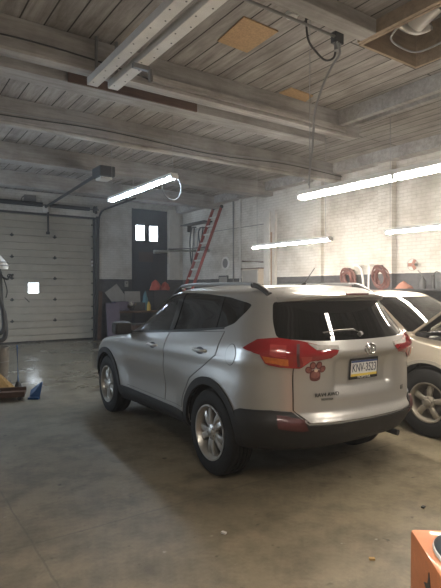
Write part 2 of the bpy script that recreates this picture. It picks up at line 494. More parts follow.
# left and front wall, out of view
M['plain_wall'] = nmat('grey painted block', (.33,.31,.28), .9, var=.2, vscale=2)
bm = B(); box(bm, (XL-.15, (YF+YB)/2, ZC/2), (.3, YB-YF+.6, ZC)); struct('wall_left', bm, M['plain_wall'])
bm = B(); box(bm, ((XL+XR)/2, YF-.15, ZC/2), (XR-XL, .3, ZC)); struct('wall_front', bm, M['plain_wall'])
# back wall around the garage door and dark door
GX0, GX1, GZ = 1.15, 5.93, 3.90
DX0, DX1, DZ = 7.2, 8.6, 4.40
bm = B()
for x0, x1, z0, z1 in ((XL, GX0, 0, ZC), (GX0, GX1, GZ, ZC), (GX1, DX0, 0, ZC), (DX0, DX1, DZ, ZC), (DX1, XR, 0, ZC)):
    box(bm, ((x0+x1)/2, YB+.15, (z0+z1)/2), (x1-x0, .3, z1-z0))
struct('wall_back', bm, M['brick_b'])
# sectional garage door
bm = B()
nrow = 18; h = GZ/nrow
for i in range(nrow):
    box(bm, ((GX0+GX1)/2, YB+.12, i*h+h/2), (GX1-GX0, .06, h-.022), .008); 
box(bm, ((GX0+GX1)/2, YB+.155, GZ/2), (GX1-GX0, .04, GZ))
# section seams read deeper: every sixth row has a wider rail
for i in range(0, nrow, 3): box(bm, ((GX0+GX1)/2, YB+.092, i*h+.03), (GX1-GX0, .018, .03))
gd = struct('door_1', bm, M['door_panel']); gd['label'] = 'cream sectional garage door with a small lit pane'
bm = B(); box(bm, (3.97, YB+.083, 1.66), (.31, .02, .30)); struct('window_pane', bm, M['day'], gd)
bm = B()
for sx in (-1, 1): box(bm, (3.97+sx*.165, YB+.08, 1.66), (.025, .03, .35))
for sz in (-1, 1): box(bm, (3.97, YB+.08, 1.66+sz*.162), (.31, .03, .025))
struct('pane_frame', bm, M['door_panel'], gd)
for x in (2.1, 3.35, 4.62):
    for k in range(1, 7):
        z = k*3*h
        if z > GZ: continue
        bm = B(); box(bm, (x, YB+.075, z), (.11, .03, .035)); box(bm, (x, YB+.07, z+.01), (.035, .035, .10)); struct('hinge', bm, M['dark_steel'], gd)
bm = B(); box(bm, (3.78, YB+.075, 1.30), (.20, .02, .02), rot=(0,.8,0)); struct('door_handle', bm, M['dark_steel'], gd)
bm = B(); box(bm, (GX1-.05, YB+.02, GZ/2), (.06, .10, GZ)); 
for k in range(10): cyl(bm, (GX1-.14, YB+.05, .3+k*.38), (GX1-.02, YB+.05, .3+k*.38), .02, seg=8)
struct('track', bm, M['dark_steel'], gd)
bm = B(); box(bm, (GX1-.13, YB-.0, 2.52), (.045, .03, .06)); box(bm, (GX1-.13, YB-.0, 2.40), (.045, .03, .06)); struct('roller_bracket', bm, M['white'], gd)
bm = B(); box(bm, ((GX0+GX1)/2, YB+.08, .02), (GX1-GX0, .05, .04)); struct('bottom_seal', bm, M['blackp'], gd)
bm = B(); box(bm, (GX1+.05, YB-.02, 2.0), (.10, .05, 4.0)); box(bm, ((GX0+GX1)/2, YB-.01, GZ+.03), (GX1-GX0, .04, .06)); struct('trim_3', bm, M['dark_steel'])
# dark panelled door with two daylit panes
bm = B(); box(bm, ((DX0+DX1)/2, YB+.10, DZ/2), (DX1-DX0, .08, DZ))
for z0, z1 in ((.3, 1.2), (1.4, 2.1), (2.3, 3.1)):
    for xa, xb in ((DX0+.12, 7.84), (7.96, DX1-.12)): box(bm, ((xa+xb)/2, YB+.055, (z0+z1)/2), (xb-xa, .02, z1-z0))
dd = struct('door_2', bm, M['dark_door'])
for i, (x0, x1) in enumerate(((7.37, 7.69), (7.88, 8.20))):
    bm = B(); box(bm, ((x0+x1)/2, YB+.055, 3.57), (x1-x0, .02, .52)); struct('window_pane', bm, M['day'], dd)
bm = B()
for x in (7.33, 7.785, 8.25): box(bm, (x, YB+.045, 3.57), (.08 if x != 7.785 else .19, .04, .62))
for z in (3.29, 3.86): box(bm, (7.79, YB+.045, z), (.95, .04, .05))
struct('window_frame', bm, M['dark_door'], dd)
bm = B(); box(bm, (7.75, YB+.05, 2.75), (.55, .02, .35)); struct('notice_board', bm, nmat('faded brown panel', (.055,.035,.035), .8), dd)
bm = B(); box(bm, (8.83, YB-.03, 2.25+.98), (.42, .06, 2.45)); struct('trim_4', bm, M['white_wood'])
# beams, running wall to wall
def beam(y0, y1, z0, mat, n, x0=XL, x1=XR, z1=ZC):
    bm = B(); box(bm, ((x0+x1)/2, (y0+y1)/2, (z0+z1)/2), (x1-x0, y1-y0, z1-z0), .012); return struct('trim_%d' % n, bm, mat)
beam(5.78, 6.02, 4.24, M['beam'], 5, x1=6.9)
bm = B(); box(bm, (1.4, 5.83, 4.23), (10.8, .12, .035)); struct('trim_6', bm, M['beam_w'])
beam(6.30, 6.62, 4.24, M['beam'], 7, x1=6.6)
beam(8.25, 8.62, 4.24, M['beam'], 8)
bm = B(); tube(bm, spline([(XL,8.30,4.20),(1.5,8.30,4.215),(3.6,8.30,4.19),(5.2,8.32,4.21),(XR-.1,8.32,4.2)], 6), .045, 8); struct('trim_9', bm, M['beam_w'], smooth=True)
beam(10.75, 11.1, 4.24, M['beam'], 10)
beam(13.3, 13.65, 4.24, M['beam'], 11)
beam(3.58, 3.80, 4.44, M['beam'], 12, x0=XL, x1=HX0-.08)
beam(.2, .5, 4.24, M['beam'], 13)
bm = B(); box(bm, (9.05, 5.4, 4.48), (.30, 20.8, .24)); struct('trim_18', bm, M['beam'])
# joists along the depth at the right
for i, (x, z0, w) in enumerate(((6.42, 4.36, .10), (6.75, 4.40, .09))):
    bm = B(); box(bm, (x, 3.0, (z0+ZC)/2), (w, 5.6, ZC-z0), .008); struct('trim_%d' % (14+i), bm, M['beam'])
# blocking between the doubled beams
for k, x in enumerate((1.55, 1.83, 2.13, 2.45)):
    bm = B(); box(bm, (x, 6.16, 4.45), (.06, .29, .06)); tag(link('wood_block', bm, M['beam_w']), 'short pale wood blocks bridging the doubled ceiling beam', 'wood block', 'blocks between the doubled beams')
bm = B(); box(bm, (2.95, 6.285, 4.33), (1.9, .03, .19)); struct('trim_20', bm, M['beam_brown'])
bm = B(); box(bm, (4.7, 5.74, 4.30), (3.6, .04, .08)); tag(link('beam_cleat', bm, M['beam_w']), 'long white strip nailed to the lower edge of the doubled beam', 'board')
# two perforated overhead rails
for i, (x0, x1, xe0, xe1, ye) in enumerate(((2.13, 2.27, 2.17, 2.27, 5.97), (2.37, 2.53, 2.40, 2.52, 5.93))):
    bm = B()
    xa = (x0+x1)/2; L = ye-(-1.5); yc = (ye-1.5)/2
    box(bm, (xa, yc, 4.13), (.13, L, .015)); box(bm, (xa-.06, yc, 4.17), (.012, L, .08))
    o = link('overhead_rail', bm, M['white_wood'])
    tag(o, 'left white overhead rail under the ceiling beams' if i == 0 else 'right white overhead rail with bolt holes, beside its twin', 'rail', 'overhead rails')
    bm = B()
    for k in range(40):
        y = ye-.12-k*.19; cyl(bm, (xa+(.03 if k % 2 else -.03), y, 4.1205), (xa+(.03 if k % 2 else -.03), y, 4.135), .010, seg=8)
    link('bolt_holes', bm, M['dark_steel'], o)['kind'] = 'stuff'
    for y in (1.0, 3.4, 5.7):
        bm = B(); box(bm, (xa-.05, y, 4.38), (.02, .05, .45)); link('rail_hanger', bm, M['steel'], o)
bm = B(); box(bm, (2.44, 5.1, 4.095), (.20, .05, .05)); box(bm, (2.54, 5.08, 4.02), (.03, .03, .14)); tag(link('rail_clamp', bm, M['steel']), 'grey clamp gripping the right overhead rail', 'clamp')
# hatch frame and what hangs in it
bm = B(); d = .035
for x in (HX0, HX1): box(bm, (x, (HY0+HY1)/2, 4.72), (d, HY1-HY0+d, .55))
for y in (HY0, HY1): box(bm, ((HX0+HX1)/2, y, 4.72), (HX1-HX0+d, d, .549))
hf = struct('trim_16', bm, M['wood'])
bm = B(); box(bm, (HX0-.05, 2.2, 4.53), (.05, 3.3, .16)); struct('trim_19', bm, M['wood'])
bm = B(); box(bm, ((HX0+HX1)/2, (HY0+HY1)/2, 5.15), (HX1-HX0+.2, HY1-HY0+.2, .05)); struct('trim_17', bm, M['dark_steel'])
t = thing('unit_heater', 'grey ducted machine tucked up inside the ceiling hatch', 'heater', (5.2, 3.2, 4.9))
bm = B(); box(bm, (0, .1, .05), (.55, .45, .28), .03); link('heater_body', bm, M['steel'], t)
bm = B(); cyl(bm, (-.05, .35, -.10), (-.05, .05, -.02), .20, .16, 20); link('fan_housing', bm, nmat('light grey sheet', (.42,.41,.39), .5, .3), t, True)
bm = B(); tube(bm, spline([(.25,.3,-.15),(.1,.42,-.2),(-.2,.45,-.15),(-.4,.3,-.05)], 6), .045, 10); link('flexible_duct', bm, nmat('silver duct', (.55,.54,.52), .35, .6), t, True)
bm = B(); tube(bm, spline([(-.42,.1,-.3),(-.3,.45,-.36),(0,.55,-.36),(.3,.50,-.36),(.42,.2,-.3)], 6), .012, 6); link('cable_loop', bm, M['cable'], t, True)
bm = B(); box(bm, (.2, -.35, -.05), (.3, .3, .3), .02); box(bm, (-.3, -.2, -.1), (.15, .5, .1), .01, rot=(0,0,.4)); link('mounting_bracket', bm, M['steel'], t)
# ------------------------------------------------------------------ silver compact SUV
CARX, CARY, CARA = 3.32, 3.61, -.046
RAV_ROWS = [
 # zr,   zf,   yr,   yf,   w,    Lr,  Lf,  n
 (.355, .24, -.72, 3.28, .84, .55, .55, 2.5),
 (.40,  .34, -.86, 3.42, .895,.57, .60, 2.5),
 (.54,  .48, -.955,3.52, .915,.57, .65, 2.5),
 (.615, .58, -.97, 3.56, .92, .57, .68, 2.5),
 (.64,  .64, -.95, 3.57, .92, .56, .68, 2.5),
 (.68,  .70, -.93, 3.57, .92, .56, .70, 2.5),
 (.82,  .80, -.925,3.55, .925,.56, .72, 2.5),
 (.96,  .88, -.925,3.50, .92, .56, .78, 2.5),
 (1.09, .94, -.945,3.38, .915,.57, .85, 2.5),
 (1.17, .98, -.95, 3.10, .905,.58, .80, 2.5),
 (1.23, 1.02,-.925,2.70, .885,.58, .65, 2.5),
 (1.27, 1.07,-.895,2.40, .865,.58, .50, 2.5),
 (1.40, 1.22,-.80, 2.05, .80, .58, .45, 2.6),
 (1.52, 1.43,-.72, 1.70, .735,.56, .40, 2.7),
 (1.585,1.56,-.66, 1.45, .69, .52, .36, 2.8),
 (1.632,1.625,-.58,1.22, .60, .45, .34, 2.8),
 (1.655,1.66,-.46, .95, .40, .35, .30, 2.5),
 (1.665,1.675,-.30, .70, .17, .15, .15, 2.2),
]
def sm(a, b, x):
    t = max(0, min(1, (x-a)/(b-a))); return t*t*(3-2*t)
def rav_fix(p, t, w):
    x, y, z = p
    ax = abs(x)
    # haunch flares round both wheels
    if ax > .7*w and z < 1.2:
        for yc in (0, 2.66):
            r = math.hypot(y-yc, z-.37); g = math.exp(-((r-.46)/.16)**2)*.018*sm(.8*w, w, ax)
            x += math.copysign(g, x)
        # waist between the wheels, in towards the sill
        g = sm(.45, .75, y)*(1-sm(1.9, 2.2, y))*math.exp(-((z-.60)/.16)**2)*.03
        x -= math.copysign(g, x)
        # shoulder crease
        x += math.copysign(.010*math.exp(-((z-(1.03-.03*y))/.035)**2), x)
    if y < -.55:
        # number plate recess
        f = (1-sm(.30, .37, ax))*sm(.80, .85, z)*(1-sm(1.085, 1.10, z))
        y += .045*f
        # bumper step shelf
        y -= .012*math.exp(-((z-.60)/.04)**2)*(1-.4*ax)
        # lip below rear glass
        y -= .018*math.exp(-((z-1.13)/.03)**2)
    return Vector((x, y, z))

def pts2(side, pts):
    U, V, D = AX[side]; return [(U.dot(Vector(p)), V.dot(Vector(p))) for p in pts]
def ring_poly(cy, cz, r0, r1, a0, a1, n=26):
    out = [(cy+r1*math.cos(a0+(a1-a0)*i/n), cz+r1*math.sin(a0+(a1-a0)*i/n)) for i in range(n+1)]
    out += [(cy+r0*math.cos(a1-(a1-a0)*i/n), cz+r0*math.sin(a1-(a1-a0)*i/n)) for i in range(n+1)]
    return out

def wheel(parent, loc, side, M, R=.37, W=.225, rim=.235, spokes=5, style='double', turn=0., alloy='alloy'):
    """side -1: outer face towards -x"""
    s = side
    Mx = Matrix.Translation(loc) @ Matrix.Rotation(turn, 4, 'Z') @ Matrix.Rotation(PI/2*s, 4, 'Y')   # local +z = outwards
    h = W/2
    prof = [(rim-.012, -h+.02), (rim+.01, -h+.005), (rim+.05, -h), (R-.045, -h+.004), (R-.016, -h+.016), (R-.004, -h+.035)]
    for k in range(4):
        z0 = -h+.045+k*(W-.09)/3.6
        prof += [(R, z0), (R, z0+.028), (R-.009, z0+.030), (R-.009, z0+.036)]
    prof += [(R-.004, h-.035), (R-.016, h-.016), (R-.045, h-.004), (rim+.05, h), (rim+.02, h-.003), (rim+.004, h-.012), (rim-.012, h-.02)]
    bm = B(); lathe(bm, prof, Mx, 64, closed=True)
    w = link('wheel', bm, M['rubber'], parent, True, 30)
    bm = B(); lathe(bm, [(rim-.006, -h+.02), (rim-.006, h-.012), (rim+.006, h-.006), (rim+.006, h+.001), (rim-.008, h+.001), (rim-.022, h-.022), (rim-.03, h-.06), (rim-.03, -h+.02)], Mx, 64, closed=True)
    link('rim', bm, M[alloy], w, True, 30)
    bm = B(); cyl(bm, Mx @ Vector((0,0,-.02)), Mx @ Vector((0,0,-.005)), .150, seg=40)
    link('brake_disc', bm, M['discm'], w, True, 30)
    for i in range(spokes):
        a = 2*PI*i/spokes+PI/2+.2
        bm = B()
        def arm(off0, off1, w0, w1):
            st = []
            for t in (0, .25, .5, .75, 1.):
                r = .045+t*(rim-.065); o = off0+(off1-off0)*t; ww = w0+(w1-w0)*t
                zt = h-.030+.014*math.sin(t*PI)-(.012*t)
                ring = []
                for (du, dz) in ((-ww, -.03), (-ww, -.008), (-ww*.55, .0), (ww*.55, .0), (ww, -.008), (ww, -.03)):
                    v = Vector((r, o+du, zt+dz)); v = Matrix.Rotation(a, 4, 'Z') @ v; ring.append(bm.verts.new(Mx @ v))
                st.append(ring)
            for A, C in zip(st[:-1], st[1:]):
                for k in range(6):
                    l = (k+1) % 6; bm.faces.new((A[k], A[l], C[l], C[k]))
            bm.faces.new(st[0][::-1]); bm.faces.new(st[-1])
        if style == 'double':
            arm(-.010, -.046, .024, .032); arm(.010, .046, .024, .032)
        else:
            arm(0, 0, .026, .036)
        link('spoke', bm, M[alloy], w, True, 30)
    bm = B(); lathe(bm, [(.072, h-.06), (.072, h-.030), (.058, h-.020), (.036, h-.016), (.034, h-.008), (.026, h-.004), (.0, h-.003)], Mx, 32)
    link('hub_cap', bm, M[alloy], w, True, 30)
    bm = B()
    for i in range(5):
        a = 2*PI*i/5+.5; p = Vector((.052*math.cos(a), .052*math.sin(a), h-.022)); cyl(bm, Mx @ p, Mx @ (p+Vector((0,0,.006))), .008, seg=8)
    link('lug_nuts', bm, M['discm'], w, True, 30)
    return w

def rav(M):
    t = thing('suv', 'silver compact SUV with a paw print sticker on its tailgate and roof rails', 'car', (CARX, CARY, 0), CARA)
    base = body_bm(RAV_ROWS, fix=rav_fix)
    bvh = BVHTree.FromBMesh(base)
    DLO = [(2.02,1.115),(1.43,1.160),(.72,1.218),(.32,1.252),(-.10,1.297),(-.23,1.340),(-.33,1.440),(-.362,1.497),(-.30,1.515),(0,1.556),(.36,1.578),(.75,1.590),(1.0,1.585),(1.15,1.562),(1.35,1.50),(1.62,1.385),(1.88,1.225)]
    HG = [(-.735,1.245),(-.45,1.226),(0,1.222),(.45,1.226),(.735,1.245),(.70,1.36),(.63,1.53),(-.63,1.53),(-.70,1.36)]
    WS = [(-.74,1.12),(.74,1.12),(.60,1.53),(-.60,1.53)]
    cut = [side_cut(round_poly(DLO, .02, 2), -1.3, -.3), side_cut(round_poly(DLO, .02, 2), .3, 1.3),
           y_cut(round_poly(HG, .04), -1.4, -.35), y_cut(round_poly(WS, .05), 1.3, 2.9)]
    for yc in (0, 2.66):
        for sg in (-1, 1):
            c = B(); cyl(c, (sg*.62, yc, .37), (sg*1.2, yc, .37), .435, seg=48); cut.append(c)
            c = B(); box(c, (sg*.91, yc, .2), (.58, .84, .34)); cut.append(c)
    bpy.context.view_layer.update()
    shell_body('body', base, M['silver'], t, cut)
    # --- side glass, pillars
    for sd in 'LR':
        g1 = [(2.03,1.110),(1.43,1.155),(.97,1.192),(1.0,1.588),(1.15,1.567),(1.35,1.505),(1.62,1.390),(1.88,1.230)]
        g2 = [(.87,1.203),(.32,1.247),(.10,1.270),(.17,1.570),(.36,1.583),(.75,1.595),(.90,1.592)]
        g3 = [(.06,1.275),(-.10,1.292),(-.235,1.337),(-.335,1.440),(-.367,1.500),(-.30,1.520),(0,1.560),(.12,1.568)]
        patch('side_window', g1, sd, bvh, M['glass_clear'], t, off=-.010, thick=.004)
        patch('side_window', g2, sd, bvh, M['glass_dark'], t, off=-.010, thick=.004)
        patch('quarter_window', g3, sd, bvh, M['glass_dark'], t, off=-.010, thick=.004)
        patch('pillar_trim', [(.97,1.187),(.87,1.196),(.90,1.600),(1.0,1.595)], sd, bvh, M['gloss_black'], t, off=-.003, thick=.02)
        patch('pillar_trim', [(.10,1.262),(.05,1.268),(.11,1.575),(.17,1.578)], sd, bvh, M['gloss_black'], t, off=-.005, thick=.02)
        # chrome-less lower sill of the windows
        bl = [(2.02,1.115),(1.43,1.160),(.72,1.218),(.32,1.252),(-.10,1.297)]
        patch('window_seal', [(y, z-.014) for y, z in bl]+[(y, z+.004) for y, z in bl[::-1]], sd, bvh, M['blackp'], t, off=.004, thick=.02, step=.08)
        rd = [(-.13,1.265),(-.10,1.06),(.12,.93),(.34,.80),(.48,.62),(.53,.49),(.93,.48),(.905,1.188),(.32,1.235)]
        fd = [(.925,1.185),(.95,.48),(2.00,.47),(2.09,.70),(2.12,1.0),(2.08,1.085),(1.43,1.142)]
        for nm, pl in (('rear_door', rd), ('front_door', fd)):
            cx = sum(p[0] for p in pl)/len(pl); cz = sum(p[1] for p in pl)/len(pl)
            patch('panel_gap', pl, sd, bvh, M['gap'], t, off=.0015, thick=.004, step=.03)
            inn = []
            N = len(pl)
            for i in range(N):
                a = Vector(pl[i-1]); b = Vector(pl[i]); c = Vector(pl[(i+1) % N])
                n1 = Vector((-(b-a).y, (b-a).x)).normalized(); n2 = Vector((-(c-b).y, (c-b).x)).normalized()
                ctr = Vector((cx, cz)); n = (n1+n2).normalized()
                if n.dot(ctr-b) < 0: n = -n
                inn.append(tuple(b+n*.007))
            patch(nm, inn, sd, bvh, M['silver'], t, off=.005, thick=.006, step=.03)
        for (hy, hz) in ((.175, 1.078), (1.205, 1.030)):
            sgn = -1 if sd == 'L' else 1
            h, n, _, _ = bvh.ray_cast(Vector((sgn*3, hy, hz)), Vector((-sgn, 0, 0)))
            x = h.x
            bm = B(); tube(bm, spline([(x+sgn*.0, hy-.11, hz+.004), (x+sgn*.032, hy-.085, hz+.004), (x+sgn*.044, hy, hz+.004), (x+sgn*.032, hy+.085, hz), (x, hy+.11, hz)], 5), .013, 8)
            link('door_handle', bm, M['silver_light'], t, True, 60)
            patch('handle_cup', [(hy+.075*math.cos(q*PI/8), hz-.004+.032*math.sin(q*PI/8)) for q in range(16)], sd, bvh, M['blackp'], t, off=.0065, thick=.002)
        # black lower cladding and arches
        for yc in (0, 2.66):
            patch('wheel_arch_trim', ring_poly(yc, .37, .425, .492, -.12 if yc == 0 else -.02, PI+.02 if yc == 0 else PI+.12), sd, bvh, M['cladding'], t, off=.012, thick=.03, step=.05)
        patch('side_cladding', [(.36,.27),(.47,.30),(.50,.45),(2.17,.44),(2.22,.30),(2.28,.26)], sd, bvh, M['cladding'], t, off=.014, thick=.03)
        patch('side_cladding', [(-.46,.37),(-.41,.37),(-.40,.42),(-.455,.60),(-.49,.685),(-.60,.69),(-.62,.37)], sd, bvh, M['cladding'], t, off=.010, thick=.03)
    # fuel door on the left
    fo = [(-.325+.078*math.cos(q*PI/12), 1.092+.088*math.sin(q*PI/12)) for q in range(24)]
    fi = [(-.325+.072*math.cos(q*PI/12), 1.092+.082*math.sin(q*PI/12)) for q in range(24)]
    patch('panel_gap', fo, 'L', bvh, M['gap'], t, off=.0015, thick=.004)
    patch('fuel_door', fi, 'L', bvh, M['silver'], t, off=.004, thick=.004)
    # --- rear glass
    patch('rear_window', [(u*1.01, v+(.01 if v > 1.5 else -.003)) for u, v in HG], 'B', bvh, M['glass_rear'], t, off=-.012, thick=.004)
    patch('windshield', [(u*1.01, v) for u, v in WS], 'F', bvh, M['glass_clear'], t, off=-.012, thick=.004)
    # --- tailgate skin with shut line
    TG = [(-.668,1.20),(-.665,.70),(-.578,.606),(-.40,.600),(0,.598),(.40,.600),(.578,.606),(.665,.70),(.668,1.20),(.45,1.212),(0,1.208),(-.45,1.212)]
    patch('panel_gap', TG, 'B', bvh, M['blackp'], t, off=.001, thick=.004, step=.02)
    TI = [(u*(1-.007/.66), v+(.006 if v < .65 else 0)) for u, v in TG]
    tg = patch('tailgate', TI, 'B', bvh, M['silver'], t, off=.010, thick=.008, step=.02)
    # --- bumper
    patch('rear_bumper', [(-.60,.37),(.60,.37),(.60,.60),(.585,.592),(.4,.588),(0,.586),(-.4,.588),(-.585,.592),(-.60,.60)], 'B', bvh, M['cladding'], t, off=.012, thick=.03)
    for sd, sg in (('BL', 1), ('BR', -1)):
        p3 = [(-.915,-.40,.66),(-.925,-.48,.685),(-.80,-.713,.70),(-.675,-.811,.690),(-.585,-.905,.595),(-.57,-.92,.37),(-.80,-.6,.37),(-.90,-.40,.37)]
        patch('rear_bumper', pts2(sd, [(x*sg, y, z) for x, y, z in p3]), sd, bvh, M['cladding'], t, off=.011, thick=.03)
        p3 = [(-.79,-.77,.665),(-.60,-.87,.625),(-.575,-.89,.560),(-.62,-.87,.553),(-.785,-.785,.575)]
        patch('reflector', pts2(sd, [(x*sg, y, z) for x, y, z in p3]), sd, bvh, M['red_dark'], t, off=.018, thick=.01)
        # tail lights
        red = [(-.893,-.485,1.157),(-.862,-.54,1.195),(-.827,-.59,1.227),(-.737,-.706,1.243),(-.60,-.83,1.222),(-.494,-.888,1.196),(-.48,-.895,1.165),(-.324,-.945,1.150),(-.344,-.944,1.130),(-.393,-.93,1.107),(-.554,-.875,1.078),(-.60,-.84,1.035),(-.623,-.837,1.026),(-.748,-.769,1.036),(-.833,-.69,1.058),(-.855,-.66,1.122)]
        tl = patch('tail_light', pts2(sd, [(x*sg, y, z) for x, y, z in red]), sd, bvh, M['red_lens'], t, off=.020, thick=.03, step=.02)
        clr = [(-.56,-.855,1.205),(-.47,-.895,1.190),(-.32,-.93,1.185),(-.324,-.945,1.155),(-.50,-.89,1.155)]
        patch('clear_lens', pts2(sd, [(x*sg, y, z) for x, y, z in clr]), sd, bvh, M['clear_lens'], tl, off=.024, thick=.02, step=.02)
        am = [(-.84,-.67,1.118),(-.828,-.69,1.066),(-.69,-.79,1.048),(-.69,-.79,1.10)]
        patch('amber_lens', pts2(sd, [(x*sg, y, z) for x, y, z in am]), sd, bvh, M['amber'], tl, off=.0225, thick=.01, step=.03)
        br = [(-.80,-.71,1.195),(-.80,-.71,1.125),(-.70,-.78,1.112),(-.70,-.78,1.19)]
        patch('light_cell', pts2(sd, [(x*sg, y, z) for x, y, z in br]), sd, bvh, M['red_pale'], tl, off=.0225, thick=.01, step=.03)
        br = [(-.645,-.83,1.20),(-.645,-.83,1.04),(-.625,-.84,1.04),(-.625,-.84,1.20)]
        patch('light_divider', pts2(sd, [(x*sg, y, z) for x, y, z in br]), sd, bvh, M['red_dark'], tl, off=.0225, thick=.01, step=.03)
        br = [(-.615,-.845,1.12),(-.60,-.85,1.045),(-.55,-.88,1.085),(-.54,-.885,1.12)]
        patch('light_cell', pts2(sd, [(x*sg, y, z) for x, y, z in br]), sd, bvh, M['red_pale'], tl, off=.0225, thick=.01, step=.03)
    # --- spoiler
    bm = B(); sec = []
    for i in range(33):
        x = -.60+1.20*i/32; q = abs(x)/.60
        ye = -.845+.27*q**3
        def rz(yy):
            h, _, _, _ = bvh.ray_cast(Vector((x, yy, 4)), Vector((0, 0, -1))); return h.z if h else 1.58
        z0 = rz(-.36); zb = min(rz(-.50), 1.64)
        ze = 1.598-.040*q**2.5
        sec.append([bm.verts.new(Vector((x, y, z))) for y, z in ((-.34, rz(-.34)+.003), (-.48, max(zb, ze)+.006), (ye+.09, ze+.012), (ye+.02, ze), (ye, ze-.014), (ye+.01, ze-.034), (ye+.10, ze-.045), (-.52, ze-.06))])
    for A, C in zip(sec[:-1], sec[1:]):
        for k in range(7): bm.faces.new((A[k], A[k+1], C[k+1], C[k]))
        bm.faces.new((A[7], A[0], C[0], C[7]))
    bm.faces.new(sec[0]); bm.faces.new(sec[-1][::-1])
    sp = link('roof_spoiler', bm, M['silver'], t, True, 50)
    bm = B(); box(bm, (0, -.842, 1.588), (.26, .012, .014)); link('brake_light', bm, M['red_dark'], sp)
    # --- wiper
    bm = B()
    def gl(x, z, o=.02):
        h, n, _, _ = bvh.ray_cast(Vector((x, -3, z)), Vector((0, 1, 0))); 
        if n.y > 0: n = -n
        return h+n*o
    tube(bm, [gl(-.03,1.262,.02), gl(-.12,1.285,.035), gl(-.27,1.288,.025), gl(-.40,1.278,.018)], [.010,.009,.007,.005], 8)
    cyl(bm, gl(-.03,1.262,-.02), gl(-.03,1.262,.022), .018, seg=16)
    link('rear_wiper', bm, M['discm'], t, True, 60)
    # --- number plate in its recess
    def rp(x, z, o):
        h, n, _, _ = bvh.ray_cast(Vector((x, -3, z)), Vector((0, 1, 0))); return h.y-o
    py = rp(0, .985, .022); px0 = .012
    tilt = math.atan2(rp(0, 1.05, 0)-rp(0, .92, 0), .13)*.6
    MP = Matrix.Translation((px0, py, .985)) @ Matrix.Rotation(-tilt, 4, 'X') @ Matrix.Rotation(PI/2, 4, 'X')   # local x right, y up, z towards the viewer
    def plate_box(x0, x1, y0, y1, z0, z1, nm, mat, par):
        bm = B(); box(bm, ((x0+x1)/2, (y0+y1)/2, (z0+z1)/2), (x1-x0, y1-y0, z1-z0)); bm.transform(MP); return link(nm, bm, mat, par)
    pf = plate_box(-.162, .162, -.086, .086, -.006, .002, 'license_plate', M['blackp'], t)
    pf['label'] = 'white, blue and yellow number plate in a black frame'
    plate_box(-.150, .150, -.062, .066, .002, .004, 'plate_face', M['plate_white'], pf)
    plate_box(-.150, .150, .050, .066, .004, .005, 'plate_band', M['plate_blue'], pf)
    plate_box(-.150, .150, -.062, -.042, .004, .005, 'plate_band', M['plate_yellow'], pf)
    text_obj('KNV-3523', .098, .001, MP @ Matrix.Translation((0, .004, .006)), M['plate_ink'], 'plate_letters', pf, .66)
    text_obj('TOYOTA', .030, .001, MP @ Matrix.Translation((0, -.073, .004)), M['white'], 'frame_letters', pf, 1.25)
    # --- emblem: three ovals
    def on_gate(x, z): return rp(x, z, .018)
    bm = B()
    ey = on_gate(0, 1.148)-.004
    def oval(cx, cz, a, b, r): tube(bm, [(cx+a*math.cos(q*PI/14), ey, cz+b*math.sin(q*PI/14)) for q in range(28)], r, 6, closed=True)
    oval(0, 1.150, .060, .042, .0055); oval(0, 1.166, .040, .0155, .0045); oval(0, 1.148, .017, .037, .0045)
    link('emblem', bm, M['chrome'], t, True, 60)
    # --- lettering
    def dec(txt, size, x, z, mat, nm, sx=1.):
        yy = on_gate(x, z); yl = on_gate(x-.08, z); yr_ = on_gate(x+.08, z)
        yaw = math.atan2(yr_-yl, .16)
        text_obj(txt, size, .002, Matrix.Translation((x, yy, z)) @ Matrix.Rotation(yaw, 4, 'Z') @ Matrix.Rotation(PI/2, 4, 'X'), mat, nm, t, sx)
    dec('RAV4 AWD', .042, -.405, .812, M['badge'], 'badge_letters', 1.05)
    dec('TOYOTA', .024, -.405, .775, M['badge'], 'badge_letters', 1.1)
    dec('LE', .05, .50, .775, M['badge'], 'badge_letters', 1.1)
    # --- paw sticker
    def blob(cx, cz, a, b, off, mat, nm, par, rot=0.):
        pl = []
        for q in range(20):
            u, v = PS*a*math.cos(q*PI/10), PS*b*math.sin(q*PI/10); pl.append((pcx+(cx-pcx)*PS+u*math.cos(rot)-v*math.sin(rot), pcz+(cz-pcz)*PS+u*math.sin(rot)+v*math.cos(rot)))
        return patch(nm, pl, 'B', bvh, mat, par, off=off, thick=.002, step=.03)
    toes = ((-.070,.020,.030,.036,.5), (-.032,.062,.030,.038,.15), (.030,.064,.030,.038,-.15), (.070,.024,.030,.036,-.5))
    pcx, pcz = -.500, .995
    PS = .80
    sk = patch('paw_sticker', [(pcx+PS*(.066+.012*math.cos(2*q*PI/12+PI))*math.cos(q*PI/12), pcz+PS*(-.036+.058*math.sin(q*PI/12))) for q in range(24)], 'B', bvh, M['sticker_dark'], t, off=.013, thick=.002, step=.03)
    for a, b, w, h, r in toes: blob(pcx+a, pcz+b, w, h, .0135, M['sticker_dark'], 'paw_toe', sk, r)
    for a, b, w, h, r in toes: blob(pcx+a, pcz+b, w*.68, h*.7, .0155, M['sticker_pink'], 'paw_toe_center', sk, r)
    blob(pcx, pcz-.030, .046, .036, .0155, M['sticker_pink'], 'paw_pad_center', sk)
    blob(pcx+.004, pcz+.012, .018, .014, .0165, M['sticker_pale'], 'paw_pad_spot', sk)
